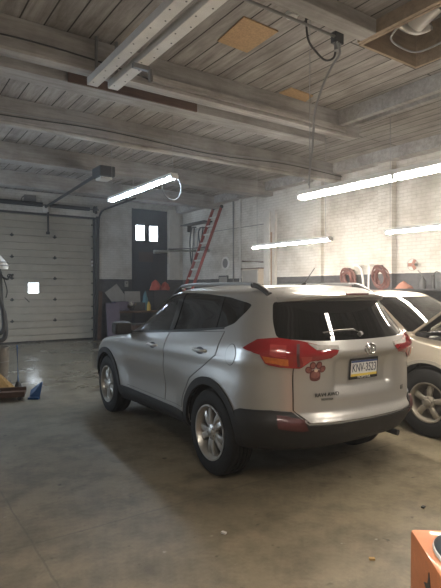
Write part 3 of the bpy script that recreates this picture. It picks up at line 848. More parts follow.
    # --- mirrors, rails, aerial, exhaust
    for sg in (-1, 1):
        bm = B()
        box(bm, (sg*1.0, 1.93, 1.165), (.22, .15, .155), .05); box(bm, (sg*.90, 1.98, 1.115), (.10, .08, .04), .012)
        mo = link('side_mirror', bm, M['cladding'], t, True, 50)
        bm = B(); box(bm, (sg*1.0, 1.852, 1.165), (.17, .006, .11), .002); link('mirror_glass', bm, M['cladding'], mo)
        pts = []
        for y, dz in ((1.30,.005),(1.18,.045),(.95,.060),(.4,.062),(-.1,.060),(-.30,.052),(-.46,.012)):
            h, _, _, _ = bvh.ray_cast(Vector((sg*.615, y, 4)), Vector((0, 0, -1))); pts.append((sg*.615, y, (h.z if h else 1.6)+dz-.008))
        bm = B(); P = spline(pts, 6); tube(bm, P, .017, 10)
        rl = link('roof_rail', bm, M['rail'], t, True, 60)
        for (y0, y1) in ((1.32, 1.08), (-.20, -.52)):
            pp = [p for p in P if min(y0, y1) <= p.y <= max(y0, y1)]
            bm = B(); tube(bm, [Vector((p.x, p.y, p.z-.012)) for p in pp], .026, 10); link('rail_foot', bm, M['cladding'], rl, True, 60)
    h, _, _, _ = bvh.ray_cast(Vector((0, -.18, 4)), Vector((0, 0, -1)))
    bm = B(); cyl(bm, (0, -.18, h.z-.002), (0, -.20, h.z+.03), .026, .012, 12); tube(bm, [(0, -.195, h.z+.025), (0, -.33, h.z+.155)], [.006, .0035], 6)
    link('antenna', bm, M['blackp'], t, True, 50)
    bm = B(); tube(bm, [(.52,-.40,.36),(.54,-.62,.355),(.57,-.80,.34)], .026, 14); link('exhaust_tip', bm, M['dark_steel'], t, True, 60)
    # --- underside and wheel wells
    bm = B(); box(bm, (0, 1.45, .42), (1.16, 3.6, .28)); link('underbody', bm, M['under'], t)
    for yc in (0, 2.66):
        for sg in (-1, 1):
            bm = B(); n = 20; r0 = .440
            A = [bm.verts.new((sg*.60, yc+r0*math.cos(PI*i/n), .37+r0*math.sin(PI*i/n))) for i in range(n+1)]
            C = [bm.verts.new((sg*.885, yc+r0*math.cos(PI*i/n), .37+r0*math.sin(PI*i/n))) for i in range(n+1)]
            for i in range(n): bm.faces.new((A[i], A[i+1], C[i+1], C[i]))
            bm.faces.new(A[::-1]); link('wheel_well', bm, M['under'], t, True)
    # --- interior
    bm = B(); box(bm, (0, .75, .56), (1.62, 2.75, .05)); link('cabin_floor', bm, M['under'], t)
    bm = B(); box(bm, (0, 1.85, .93), (1.5, .42, .26), .05); link('dashboard', bm, M['blackp'], t, True)
    def seat(x, y, w, bh=.62, rest=True):
        bm = B(); box(bm, (x, y+.22, .80), (w, .50, .16), .05); box(bm, (x, y-.06, 1.06), (w, .14, bh), .05, rot=(.16, 0, 0))
        s = link('seat', bm, M['seat'], t, True, 50)
        for xx in ((x,) if w < .8 else (x-w*.32, x, x+w*.32)):
            bm = B(); box(bm, (xx, y-.13, 1.06+bh/2+.08), (.24, .09, .16), .035); link('headrest', bm, M['seat'], s, True, 50)
    seat(-.36, .95, .50); seat(.36, .95, .50); seat(0, .02, 1.24, .56)
    bm = B(); tube(bm, [(-.36+.185*math.cos(q*PI/12), 1.52-.06*math.sin(q*PI/12), 1.10+.17*math.sin(q*PI/12)) for q in range(24)], .014, 8, closed=True)
    tube(bm, [(-.36, 1.50, 1.10), (-.36, 1.70, 1.0)], .03, 8); tube(bm, [(-.53, 1.52, 1.10), (-.19, 1.52, 1.10)], .014, 6)
    link('steering_wheel', bm, M['blackp'], t, True, 60)
    # --- headlight and hood shut, far corner
    for sd, sg in (('L', -1), ('R', 1)):
        patch('headlight', [(3.42,.74),(3.40,.88),(3.15,.93),(2.93,.955),(3.0,.88),(3.2,.76)], sd, bvh, M['clear_lens'], t, off=.006, thick=.02)
    patch('front_bumper', [(-.70,.27),(.70,.27),(.72,.50),(-.72,.50)], 'F', bvh, M['cladding'], t, off=.01, thick=.03)
    patch('grille', [(-.55,.62),(.55,.62),(.60,.76),(-.60,.76)], 'F', bvh, M['blackp'], t, off=.008, thick=.03)
    for (y, tn) in ((0, 0), (2.66, 0)):
        for sg in (-1, 1): wheel(t, (sg*.812, y, .375), sg, M, R=.375, W=.235, turn=0)
    return t
rav(M)
# ------------------------------------------------------------------ champagne SUV, hood up
G_ROWS = [
 (.34,  .30, -.75, 3.20, .83, .40, .35, 3.2),
 (.46,  .42, -.90, 3.34, .885,.42, .40, 3.2),
 (.60,  .56, -.95, 3.40, .90, .42, .42, 3.2),
 (.74,  .70, -.93, 3.40, .90, .40, .42, 3.2),
 (.90,  .86, -.90, 3.36, .895,.40, .45, 3.2),
 (1.02, .97, -.88, 3.28, .885,.40, .50, 3.2),
 (1.10, 1.03,-.87, 3.05, .87, .40, .60, 3.2),
 (1.14, 1.075,-.86,2.55, .855,.40, .45, 3.2),
 (1.17, 1.11,-.85, 2.42, .84, .38, .30, 3.4),
 (1.30, 1.28,-.82, 2.19, .79, .36, .27, 3.6),
 (1.44, 1.44,-.78, 1.94, .735, .34, .25, 3.6),
 (1.54, 1.535,-.74,1.76, .69, .32, .24, 3.4),
 (1.59, 1.585,-.66,1.62, .60, .30, .24, 3.0),
 (1.615,1.61,-.50, 1.35, .35, .25, .22, 2.6),
 (1.62, 1.62,-.30, 1.0,  .15, .12, .12, 2.2),
]
def g_fix(p, t, w):
    x, y, z = p; ax = abs(x)
    if ax > .7*w and z < 1.05:
        for yc in (0, 2.62):
            r = math.hypot(y-yc, z-.37); x += math.copysign(math.exp(-((r-.47)/.13)**2)*.022*sm(.8*w, w, ax), x)
    return Vector((x, y, z))
def gold(M):
    t = thing('suv', 'champagne SUV with its hood raised, parked beyond the silver one', 'car', (5.86, 5.84, 0), PI)
    bpy.context.view_layer.update()
    base = body_bm(G_ROWS, fix=g_fix); bvh = BVHTree.FromBMesh(base)
    SW = [(1.94,1.145),(1.0,1.16),(-.62,1.19),(-.66,1.30),(-.58,1.48),(.9,1.50),(1.44,1.48),(1.64,1.40)]
    WS = [(-.735,1.13),(.735,1.13),(.71,1.28),(.62,1.530),(-.62,1.530),(-.71,1.28)]
    cut = [side_cut(SW, -1.3, -.3), side_cut(SW, .3, 1.3), y_cut(WS, 1.2, 2.9)]
    for yc in (0, 2.62):
        for sg in (-1, 1):
            c = B(); cyl(c, (sg*.58, yc, .38), (sg*1.2, yc, .38), .445, seg=48); cut.append(c)
            c = B(); box(c, (sg*.90, yc, .2), (.60, .86, .34)); cut.append(c)
    c = B(); box(c, (0, 2.86, 1.05), (1.40, .80, .6)); cut.append(c)
    shell_body('body', base, M['champ'], t, cut)
    for sd in 'LR':
        g1 = [(1.96,1.14),(1.0,1.155),(.78,1.16),(.80,1.505),(1.44,1.485),(1.66,1.40)]
        g2 = [(.70,1.16),(-.10,1.175),(-.10,1.49),(.72,1.505)]
        g3 = [(-.18,1.18),(-.63,1.19),(-.67,1.30),(-.59,1.485),(-.18,1.49)]
        for g in (g1, g2, g3): patch('side_window', g, sd, bvh, M['glass_dark'], t, off=-.010, thick=.004)
        for a, b in ((.69, .80), (-.19, -.09)): patch('pillar_trim', [(a,1.15),(b,1.15),(b,1.51),(a,1.51)], sd, bvh, M['blackp'], t, off=-.004, thick=.02)
        patch('wheel_arch_trim', ring_poly(2.62, .38, .440, .475, 0, PI), sd, bvh, M['champ_dark'], t, off=.010, thick=.03, step=.05)
        patch('side_cladding', [(.5,.38),(2.12,.38),(2.12,.52),(.5,.52)], sd, bvh, M['champ_dark'], t, off=.012, thick=.03)
        patch('panel_gap', [(2.02,.55),(2.03,1.08),(2.042,1.08),(2.032,.55)], sd, bvh, M['blackp'], t, off=.002, thick=.004)
    patch('windshield', [(u*1.01, v) for u, v in WS], 'F', bvh, M['glass_champ'], t, off=-.008, thick=.004)
    # black cowl, wipers
    bm = B(); box(bm, (0, 2.40, 1.10), (1.40, .14, .05), .012, rot=(-.1, 0, 0)); link('cowl_panel', bm, M['blackp'], t)
    for x0 in (.58, -.05):
        bm = B(); tube(bm, [(x0, 2.42, 1.14), (x0-.25, 2.36, 1.20), (x0-.52, 2.33, 1.215)], .009, 6); link('wiper', bm, M['blackp'], t)
    # engine bay
    bm = B(); box(bm, (0, 2.82, .72), (1.42, .88, .04)); box(bm, (0, 2.36, .9), (1.40, .03, .40)); box(bm, (-.69, 2.82, .90), (.02, .84, .34)); box(bm, (.69, 2.82, .90), (.02, .84, .34)); link('engine_bay', bm, M['under'], t)
    bm = B(); box(bm, (0, 2.80, .90), (.55, .50, .24), .04); box(bm, (.02, 2.78, 1.035), (.34, .30, .05), .02); tube(bm, spline([(.15,2.6,1.02),(.35,2.75,1.05),(.50,2.95,.98)], 5), .045, 10)
    link('engine', bm, M['dark_steel'], t, True)
    bm = B(); box(bm, (.52, 2.62, .98), (.20, .26, .20), .02); link('battery', bm, M['blackp'], t)
    bm = B(); cyl(bm, (.42, 2.46, .9), (.42, 2.46, 1.07), .06, .05, 14); box(bm, (.58, 2.50, 1.075), (.10, .06, .03), .01); link('fluid_reservoir', bm, nmat('milky plastic', (.55,.54,.50), .4), t, True)
    bm = B(); tube(bm, spline([(.62,2.45,1.06),(.64,2.7,1.075),(.60,2.95,1.05),(.66,3.1,1.0)], 5), .012, 8); link('bay_hose', bm, M['cable_dark'], t, True)
    # raised hood: hinged at the cowl
    bm = B(); n = 14; rows = []
    ang = math.radians(36)
    for j in range(9):
        v = j/8; r = []
        for i in range(n+1):
            u = -1+2*i/n; L = .92*v; x = u*(.73-.05*v)
            dz = .035*(1-u*u)-.012*abs(u)**6; yy = 2.44+L*math.cos(ang)-.14*abs(u)**3; zz = 1.13+L*math.sin(ang)+dz-.05*v**6
            r.append((bm.verts.new((x, yy, zz)), bm.verts.new((x*.985, yy+.012, zz-.018))))
        rows.append(r)
    for A, C in zip(rows[:-1], rows[1:]):
        for i in range(n):
            bm.faces.new((A[i][0], A[i+1][0], C[i+1][0], C[i][0])); bm.faces.new((A[i][1], C[i][1], C[i+1][1], A[i+1][1]))
        for i in (0, n): bm.faces.new((A[i][0], C[i][0], C[i][1], A[i][1]))
    for R_ in (rows[0], rows[-1]):
        for i in range(n): bm.faces.new((R_[i][0], R_[i][1], R_[i+1][1], R_[i+1][0]))
    hd = link('hood', bm, M['champ'], t, True, 40)
    bm = B()
    for (a, b) in (((-.62, .10), (.62, .10)), ((-.60, .86), (.60, .86)), ((-.64, .12), (-.60, .86)), ((.64, .12), (.60, .86)), ((-.5, .2), (.4, .8)), ((.5, .2), (-.4, .8))):
        f = lambda p: Vector((p[0], 2.42+p[1]*math.cos(ang), 1.13+p[1]*math.sin(ang)-.035+.025*(1-(p[0]/.7)**2)))
        tube(bm, [f(a), f(((a[0]+b[0])/2, (a[1]+b[1])/2)), f(b)], .022, 6)
    link('hood_ribs', bm, M['champ_dark'], hd)
    pl = B()
    for j in range(9):
        pass
    rows = []
    for j in range(9):
        v = j/8; r = []
        for i in range(n+1):
            u = -1+2*i/n; L = .06+.86*v; x = u*.69; r.append(pl.verts.new((x, 2.45+L*math.cos(ang)-.13*abs(u)**3, 1.13+L*math.sin(ang)-.032+.033*(1-u*u))))
        rows.append(r)
    for A, C in zip(rows[:-1], rows[1:]):
        for i in range(n): pl.faces.new((A[i], A[i+1], C[i+1], C[i]))
    bmesh.ops.solidify(pl, geom=pl.faces[:], thickness=.006)
    link('hood_liner', pl, M['blackp'], hd)
    bm = B(); cyl(bm, (.60, 3.12, 1.0), (.60, 3.02, 1.50), .007, seg=8); link('hood_prop', bm, M['steel'], t)
    for sg in (-1, 1):
        bm = B(); box(bm, (sg*.98, 1.78, 1.17), (.20, .12, .14), .04); box(bm, (sg*.88, 1.80, 1.13), (.08, .06, .05), .01); link('side_mirror', bm, M['blackp'], t, True, 50)
        patch('headlight', [(sg*.52,.74),(sg*.80,.74),(sg*.80,.92),(sg*.52,.90)], 'F', bvh, M['clear_lens'], t, off=.006, thick=.02)
    patch('grille', [(-.46,.70),(.46,.70),(.46,.90),(-.46,.90)], 'F', bvh, M['blackp'], t, off=.006, thick=.03)
    patch('front_bumper', [(-.80,.36),(.80,.36),(.82,.60),(-.82,.60)], 'F', bvh, M['champ_dark'], t, off=.02, thick=.04)
    bm = B(); box(bm, (0, 1.0, .42), (1.10, 3.6, .26)); link('underbody', bm, M['under'], t)
    bm = B(); box(bm, (0, .7, .60), (1.66, 2.9, .05)); link('cabin_floor', bm, M['under'], t)
    for yc in (0, 2.62):
        for sg in (-1, 1):
            bm = B(); k = 20; r0 = .45
            A = [bm.verts.new((sg*.56, yc+r0*math.cos(PI*i/k), .38+r0*math.sin(PI*i/k))) for i in range(k+1)]
            C = [bm.verts.new((sg*.86, yc+r0*math.cos(PI*i/k), .38+r0*math.sin(PI*i/k))) for i in range(k+1)]
            for i in range(k): bm.faces.new((A[i], A[i+1], C[i+1], C[i]))
            bm.faces.new(A[::-1]); link('wheel_well', bm, M['under'], t, True)
    bm = B(); box(bm, (0, 1.92, .96), (1.5, .40, .26), .05); link('dashboard', bm, M['seat_tan'], t, True)
    for x in (-.36, .36):
        bm = B(); box(bm, (x, 1.05, .80), (.50, .50, .16), .05); box(bm, (x, .78, 1.06), (.50, .14, .60), .05, rot=(.16,0,0)); s = link('seat', bm, M['seat_tan'], t, True, 50)
        bm = B(); box(bm, (x, .71, 1.40), (.25, .10, .16), .035); link('headrest', bm, M['seat_tan'], s, True, 50)
    bm = B(); box(bm, (0, -.05, .80), (1.24, .50, .16), .05); box(bm, (0, -.30, 1.06), (1.24, .14, .55), .05); link('seat', bm, M['seat_tan'], t, True, 50)
    bm = B(); tube(bm, [(-.36+.185*math.cos(q*PI/12), 1.60-.06*math.sin(q*PI/12), 1.13+.17*math.sin(q*PI/12)) for q in range(24)], .014, 8, closed=True); link('steering_wheel', bm, M['blackp'], t, True, 60)
    for y in (0, 2.62):
        for sg in (-1, 1): wheel(t, (sg*.785, y, .385), sg, M, R=.385, W=.235, rim=.215, style='wide', alloy='alloy_dull')
    return t
M['alloy_dull'] = nmat('dusty alloy', (.26,.235,.19), .5, .6)
M['champ'] = nmat('champagne paint', (.46,.41,.33), .35, .6, .5, .5)
M['champ_dark'] = nmat('taupe cladding', (.27,.25,.21), .5, .1)
M['seat_tan'] = nmat('grey tan trim', (.16,.15,.13), .9)
gold(M)
# ------------------------------------------------------------------ things around the room
M['ladder_red'] = nmat('red fibreglass', (.30,.045,.04), .45, var=.2, vscale=5)
M['aluminium'] = nmat('aluminium', (.62,.62,.62), .35, .8)
M['cardboard'] = nmat('grey cardboard', (.30,.285,.26), .85, var=.15)
M['purple'] = nmat('faded purple board', (.10,.085,.125), .7, var=.2)
M['red_plastic'] = nmat('red plastic', (.40,.06,.04), .4)
M['yellow_plastic'] = nmat('yellow plastic', (.62,.42,.06), .4)
M['blue_plastic'] = nmat('blue plastic', (.012,.075,.22), .4)
M['teal'] = nmat('teal plastic', (.08,.20,.24), .5)
M['straw'] = nmat('straw', (.50,.33,.13), .9, var=.4, vscale=40)
M['brown_board'] = nmat('dark brown board', (.10,.055,.035), .8, var=.4)
M['hose_red'] = nmat('red rubber hose', (.12,.042,.035), .6)
M['orange'] = nmat('orange enamel', (.74,.26,.10), .65, 0, .5, .2, var=.12, vscale=30)
M['orange_cloth'] = nmat('rust cloth', (.30,.14,.10), .9)
M['white_plastic'] = nmat('off white plastic', (.62,.61,.58), .45)
M['tan'] = nmat('tan hardboard', (.46,.40,.33), .7)
M['copper'] = nmat('tan pipe', (.38,.25,.17), .5, .2)
M['rubber_grey'] = nmat('dark grey rubber', (.05,.055,.06), .35, var=.3)

# ceiling fittings
for i, (pl, lb) in enumerate(((((3.31,4.36),(3.82,4.38),(3.84,4.99),(3.37,4.96)), 'square strand board patch on the ceiling planks near the camera'), (((5.05,5.50),(5.53,5.53),(5.60,5.77),(5.03,5.74)), 'small tan strand board patch on the ceiling beside the doubled beam'))):
    bm = B(); prism(bm, pl, lambda u, v, h: Vector((u, v, h)), 4.585, 4.600); tag(link('ceiling_patch', bm, M['osb']), lb, 'patch')
t = thing('smoke_detector', 'round white smoke detector on the ceiling planks', 'detector', (3.71, 4.03, 4.60))
bm = B(); lathe(bm, [(.0,0),(.075,0),(.075,-.015),(.0,-.016)], None, 28); link('base', bm, M['white_plastic'], t, True)
bm = B(); lathe(bm, [(.0,-.014),(.066,-.014),(.060,-.04),(.035,-.05),(.0,-.052)], None, 28); link('cover', bm, M['white_plastic'], t, True)
bm = B(); tube(bm, spline([(4.164,3.80,4.33),(4.155,3.756,4.181),(4.083,3.806,4.039),(4.002,3.861,3.821),(3.93,3.90,3.55),(3.925,3.93,3.2),(3.90,3.95,2.9),(3.90,3.96,2.76)], 6), .013, 8); tag(link('power_cable', bm, M['cable'], None, True), 'pale cable curving from the ceiling beam down to the large strip light', 'cable')
bm = B(); tube(bm, spline([(3.85,3.96,4.60),(3.87,3.95,4.344),(3.97,3.92,4.213),(4.09,3.90,4.148),(4.22,3.90,4.213),(4.25,3.90,4.33)], 6), .011, 8); tag(link('loose_cable', bm, M['cable_dark'], None, True), 'thin dark cable looping below the ceiling beam by the hatch', 'cable')
t = thing('junction_box', 'dark junction box with stub on the beam end beside the hatch', 'electrical box', (4.22, 3.82, 4.40))
bm = B(); box(bm, (0, .03, 0), (.14, .07, .12), .01); link('box_body', bm, M['dark_steel'], t)
bm = B(); cyl(bm, (0, .03, -.04), (0, .03, -.13), .035, seg=14); link('stub', bm, M['steel'], t, True)
bm = B(); tube(bm, spline([(-1.0,3.83,4.40),(1.5,3.83,4.385),(3.0,3.83,4.40),(4.16,3.83,4.40)], 6), .016, 8); tag(link('conduit', bm, M['steel'], None, True), 'grey conduit run along the dark beam nearest the camera', 'conduit')
bm = B(); tube(bm, spline([(XL+.01,5.745,4.40),(0.,5.745,4.34),(1.6,5.745,4.36),(2.6,5.745,4.31),(2.9,5.745,4.27)], 6), .009, 6); tag(link('beam_cable', bm, M['cable_dark'], None, True), 'thin dark cable sagging along the front of the doubled ceiling beam', 'cable')
for k, (ya, zc) in enumerate(((8.22, 4.38), (8.22, 4.33))):
    bm = B(); tube(bm, spline([(XL+.01,ya,zc),(1.0,ya,zc-.04),(3.2,ya,zc+.02),(5.5,ya,zc-.05),(7.4,ya,zc+.03),(XR-.01,ya,zc-.02)], 6), .010, 6)
    tag(link('beam_cable', bm, M['cable_dark'] if k else M['cable'], None, True), ('upper pale' if k == 0 else 'lower black')+' cable clipped along the face of the middle ceiling beam', 'cable')
bm = B(); tube(bm, spline([(3.9+.19*math.cos(a)-.0, 7.04+.03*math.sin(a*1.3), 3.245+.19*math.sin(a)) for a in [q*PI/8+PI/2 for q in range(17)]], 3), .009, 6); tag(link('cable_loop', bm, M['cable'], None, True), 'pale cable loop hanging at the near end of the cool strip light', 'cable')
# branch of string like wires below the third beam
for k, (x, y, z) in enumerate(((3.85, 10.3, 4.15), (4.05, 10.25, 4.15))):
    pass
# garage door opener
t = thing('door_opener', 'garage door opener box on a long dark rail below the beams', 'opener', (4.0, 10.2, 4.1))
bm = B(); box(bm, (0, 0, 0), (.34, .48, .22), .03); link('motor_box', bm, M['dark_steel'], t)
bm = B(); box(bm, (0, -.02, -.135), (.26, .32, .05), .02); link('lamp_lens', bm, M['white_plastic'], t)
bm = B(); r0 = Vector((0, .22, .04)); r1 = Vector((.25, 5.30, .02)); cyl(bm, r0, r1, .045, seg=4); link('rail', bm, M['dark_steel'], t)
bm = B()
for sx in (-.14, .14): tube(bm, [(sx, 0, .10), (sx*1.3, .0, .50)], .009, 6)
link('hanger', bm, M['cable'], t)
bm = B(); tube(bm, spline([(-.1,-.2,.1),(-.22,-.1,.2),(-.1,.1,.28),(.12,.0,.22),(.2,-.15,.1)], 5), .006, 6); link('control_wire', bm, M['cable'], t)
t = thing('torsion_shaft', 'thick dark spring shaft above the cream garage door', 'door spring', (4.3, 15.62, 4.19))
bm = B(); cyl(bm, (-3.0, 0, 0), (1.66, 0, 0), .022, seg=12); link('shaft', bm, M['dark_steel'], t, True)
bm = B(); cyl(bm, (-1.5, 0, 0), (-.12, 0, 0), .07, seg=16); link('spring', bm, M['dark_steel'], t, True)
bm = B(); cyl(bm, (.12, 0, 0), (1.35, 0, 0), .06, seg=16); link('spring', bm, M['dark_steel'], t, True)
bm = B(); box(bm, (0, .13, -.02), (.18, .04, .38), .01); link('center_bracket', bm, M['white_plastic'], t)
bm = B(); cyl(bm, (1.50, 0, 0), (1.58, 0, 0), .11, seg=18); box(bm, (1.60, .07, 0), (.03, .14, .24)); link('cable_drum', bm, M['dark_steel'], t, True)
bm = B(); box(bm, (4.38, 15.73, 3.66), (.05, .04, .68)); box(bm, (4.38, 15.76, 3.36), (.10, .05, .08)); tag(link('opener_arm', bm, M['dark_steel']), 'dark vertical opener arm on the upper middle of the garage door', 'bar')
bm = B(); tube(bm, spline([(5.99,15.70,3.60),(5.99,15.66,3.95),(5.99,15.35,4.14),(5.99,14.6,4.16),(5.99,12.9,4.17)], 6), .03, 6); box(bm, (5.99,13.48,4.22), (.03,.05,.05)); tag(link('overhead_track', bm, M['dark_steel'], None, True), 'dark curved door track running from the garage door top corner', 'door track')
t = thing('wall_box', 'pale electrical panel high on the wall above the garage door', 'electrical box', (4.1, 15.79, 4.34))
bm = B(); box(bm, (-.25, -.035, .0), (.34, .07, .26), .01); link('box_body', bm, M['steel'], t)
bm = B(); tube(bm, spline([(-.42,-.04,.1),(-.5,-.04,0),(-.48,-.04,-.12),(-.3,-.04,-.10)], 5), .012, 6); link('wire', bm, M['cable_dark'], t)

# right wall fittings
def wallpipe(y, r, z0, z1, mat, lb, x=9.16):
    bm = B(); tube(bm, [(x, y, z0), (x, y, z1)], r, 10); return tag(link('wall_pipe', bm, mat, None, True), lb, 'pipe')
wallpipe(12.60, .030, 0, ZC, M['steel'], 'left of two grey pipes up the brick wall beside the ladder')
wallpipe(12.25, .035, 0, ZC, M['white_wood'], 'painted pipe up the brick wall, right of the ladder shadow')
wallpipe(10.62, .030, 0, 3.2, M['copper'], 'tan pipe rising along the right edge of the white post', 9.02)
bm = B(); box(bm, (9.13, 10.88, 1.95), (.14, .26, 3.72), .01); tag(link('wall_post', bm, M['white_wood']), 'white boxed post standing against the brick wall', 'post')
bm = B(); box(bm, (9.155, 10.66, 2.0), (.09, .15, 3.62), .01); tag(link('wall_board', bm, M['white_wood']), 'narrow cream board fixed upright beside the white boxed post', 'board')
bm = B(); tube(bm, [(9.17, 13.9, 3.53), (9.17, 11.03, 3.49)], .013, 6); tag(link('wall_conduit', bm, M['steel'], None, True), 'thin level conduit on the brick wall behind the ladder', 'conduit')
bm = B(); tube(bm, [(9.14, 12.1, 2.47), (9.14, 11.03, 2.40)], .022, 8); tag(link('wall_bar', bm, M['hose_red'], None, True), 'reddish bar on the wall above the small tan cabinet', 'bar')
bm = B(); tube(bm, [(8.95, 15.6, 4.40), (8.95, 12.9, 4.50)], .035, 10); box(bm, (9.07, 15.2, 4.41), (.26, .03, .03)); box(bm, (9.07, 13.2, 4.49), (.26, .03, .03)); tag(link('high_pipe', bm, M['white_plastic'], None, True), 'pale pipe high in the back right corner under the ceiling', 'pipe')
t = thing('wall_cabinet', 'small tan cabinet on the dark dado left of the white post', 'cabinet', (9.05, 11.42, 1.99))
bm = B(); box(bm, (0, 0, 0), (.30, .78, .44), .01); link('cabinet_body', bm, M['tan'], t)
bm = B(); box(bm, (-.155, 0, 0), (.012, .70, .36), .004); link('door', bm, M['cardboard'], t)
bm = B(); box(bm, (.0, 0, .232), (.34, .86, .03), .004); link('cabinet_top', bm, M['brown_board'], t)
t = thing('round_mirror', 'round grey disc with a pale rim hung right of the ladder', 'mirror', (9.19, 13.05, 2.45))
R90 = Matrix.Rotation(-PI/2, 4, 'Y')
bm = B(); lathe(bm, [(.0,0),(.17,0),(.17,.02),(.0,.022)], R90, 32); link('disc', bm, M['steel'], t, True)
bm = B(); lathe(bm, [(.15,.0),(.21,.0),(.21,.03),(.18,.045),(.15,.03)], R90, 32, closed=True); link('rim', bm, M['white_plastic'], t, True)
t = thing('picture_frame', 'pale framed panel below the round disc on the wall', 'frame', (9.17, 13.15, 1.83))
bm = B(); box(bm, (0, 0, 0), (.03, .52, .46), .005); link('frame', bm, M['dark_steel'], t)
bm = B(); box(bm, (-.018, 0, 0), (.008, .44, .38)); link('panel', bm, M['cardboard'], t)
# ladder
t = thing('extension_ladder', 'red extension ladder with silver rungs leaning on the brick wall', 'ladder', (7.33, 13.4, 0))
top = Vector((1.80, 0, 4.33)); d = top.normalized(); n = Vector((d.z, 0, -d.x))
for sy in (-.235, .235):
    bm = B(); L = top.length
    for (o, w_) in ((0, .03), (.038, .012), (-.038, .012)):
        pass
    prism(bm, [(-.045,-.016),(.045,-.016),(.045,.016),(-.045,.016)], lambda u, v, h: Vector((0, sy+v, 0))+n*u+d*h, 0.02, L*.985)
    link('ladder_rail', bm, M['ladder_red'], t)
    bm = B(); cyl(bm, Vector((0, sy-.03, 0))+d*(L*.985), Vector((0, sy+.03, 0))+d*(L*.985), .055, seg=14); link('end_cap', bm, M['dark_steel'], t, True)
    bm = B(); box(bm, (0, sy, .02), (.12, .06, .04), .01); link('ladder_foot', bm, M['dark_steel'], t)
k = 0
s_ = .3
while s_ < L-.2:
    bm = B(); p = d*s_; cyl(bm, p+Vector((0, -.225, 0)), p+Vector((0, .225, 0)), .026, seg=10); link('rung', bm, M['white_plastic'], t, True); s_ += .305
# lumber rack poles and hoses by the back corner
for k, (x0, z0, y, mt, lb) in enumerate(((7.15, 2.79, 14.05, 'white_plastic', 'long pale pole sticking out level from the wall near the dark door'), (7.75, 2.90, 14.2, 'steel', 'shorter grey pole above the long pale one by the corner'))):
    bm = B(); tube(bm, [(x0, y, z0), (9.21, y-.0, z0+.14)], .062-.02*k, 10); tag(link('rack_pole', bm, M[mt], None, True), lb, 'pole')
bm = B(); box(bm, (9.0, 14.55, 3.86), (.36, 1.5, .04)); 
for y in (13.95, 15.15): box(bm, (9.1, y, 3.74), (.16, .03, .22))
tag(link('wall_shelf', bm, M['dark_steel']), 'dark shelf high on the wall in the back right corner', 'shelf')
hl = (('black rubber hose', 'cable_dark', 14.95, 3.78, 2.5, .024), ('grey hose', 'cable', 14.66, 3.7, 2.7, .022), ('dark braided hose', 'dark_steel', 14.38, 3.72, 3.1, .022), ('pale cord', 'white_plastic', 13.95, 3.65, 3.1, .014))
for nm, mt, y, zt, zb, r in hl:
    bm = B(); tube(bm, spline([(9.12,y-.10,zt),(9.05,y-.13,(zt+zb)/2),(9.06,y-.02,zb),(9.06,y+.10,(zt+zb)/2+.1),(9.12,y+.08,zt)], 7), r, 8); box(bm, (9.15, y, zt), (.10, .22, .03))
    tag(link('hanging_hose', bm, M[mt], None, True), nm+' looped on the wall left of the ladder', 'hose')
def coil(y, z, R, n, mat, lb, r=.020):
    t = thing('hose_coil', lb, 'hose', (9.06, y, z))
    bm = B()
    pts = []
    for i in range(n*20+1):
        a = 2*PI*i/20; k = i/(n*20); rr = R*(.80+.26*math.sin(i*.37)); pts.append((.0+(k-.5)*.13+.01*math.sin(i), rr*.85*math.cos(a)+.04*math.sin(i*.31), rr*math.sin(a)))
    tube(bm, pts, r, 6); link('hose', bm, mat, t, True)
    bm = B(); box(bm, (.05, 0, R*.86), (.18, .12, .03)); box(bm, (-.04, 0, R*.90), (.02, .12, .09)); link('hook', bm, M['dark_steel'], t)
coil(7.90, 1.86, .24, 8, M['hose_red'], 'reddish hose coil left of the broad wall pilaster')
coil(6.98, 1.88, .25, 8, M['hose_red'], 'reddish hose coil hung right of the broad wall pilaster')
bm = B(); tube(bm, spline([(9.02,7.72,2.16),(9.0,7.56,2.14),(9.0,7.45,1.95),(9.02,7.42,1.4),(9.1,7.42,.02)], 6), .024, 8); box(bm, (9.11,7.66,2.17), (.18,.12,.03)); tag(link('white_hose', bm, M['white_plastic'], None, True), 'white hose arching over its hook between the two red coils', 'hose')
bm = B(); tube(bm, [(9.03,7.30,2.15),(9.03,7.31,1.2),(9.03,7.30,.0)], .022, 8); box(bm, (9.11,7.30,2.16), (.18,.05,.03)); tag(link('white_tube', bm, M['white_plastic'], None, True), 'straight white tube hanging just left of the right red coil', 'tube')
# shelving along the right wall with odds and ends
t = thing('steel_shelving', 'dark shelving unit along the right wall behind the champagne SUV', 'shelf', (8.88, 5.35, 0))
for z in (.15, .65, 1.15, 1.62):
    bm = B(); box(bm, (0, 0, z), (.5, 2.5, .03)); link('shelf_board', bm, M['dark_steel'], t)
for sx in (-.235, .235):
    for sy in (-1.235, 1.235):
        bm = B(); box(bm, (sx, sy, .82), (.03, .03, 1.64)); link('upright', bm, M['dark_steel'], t)
zt = 1.637
def lump(nm, lb, cat, x, y, z, r, h, mat, seed, n=9, taper=.25):
    rnd = random.Random(seed); bm = B(); prof = []
    rings = []
    for j in range(7):
        q = j/6; rr = r*(1-q)**.8*(1-taper)+r*taper*(1-q**3)
        rings.append([bm.verts.new((x+rr*(1+.25*rnd.uniform(-1,1))*math.cos(2*PI*i/n), y+rr*(1+.25*rnd.uniform(-1,1))*math.sin(2*PI*i/n), z+h*q)) for i in range(n)])
    for A, C in zip(rings[:-1], rings[1:]):
        for i in range(n): bm.faces.new((A[i], A[(i+1) % n], C[(i+1) % n], C[i]))
    bm.faces.new(rings[0][::-1]); bm.faces.new(rings[-1])
    return tag(link(nm, bm, mat, None, True), lb, cat)
lump('cloth_bundle', 'rust coloured cloth heap on the shelving behind the champagne SUV', 'cloth', 8.85, 6.28, zt, .19, .16, M['orange_cloth'], 3, taper=.05)
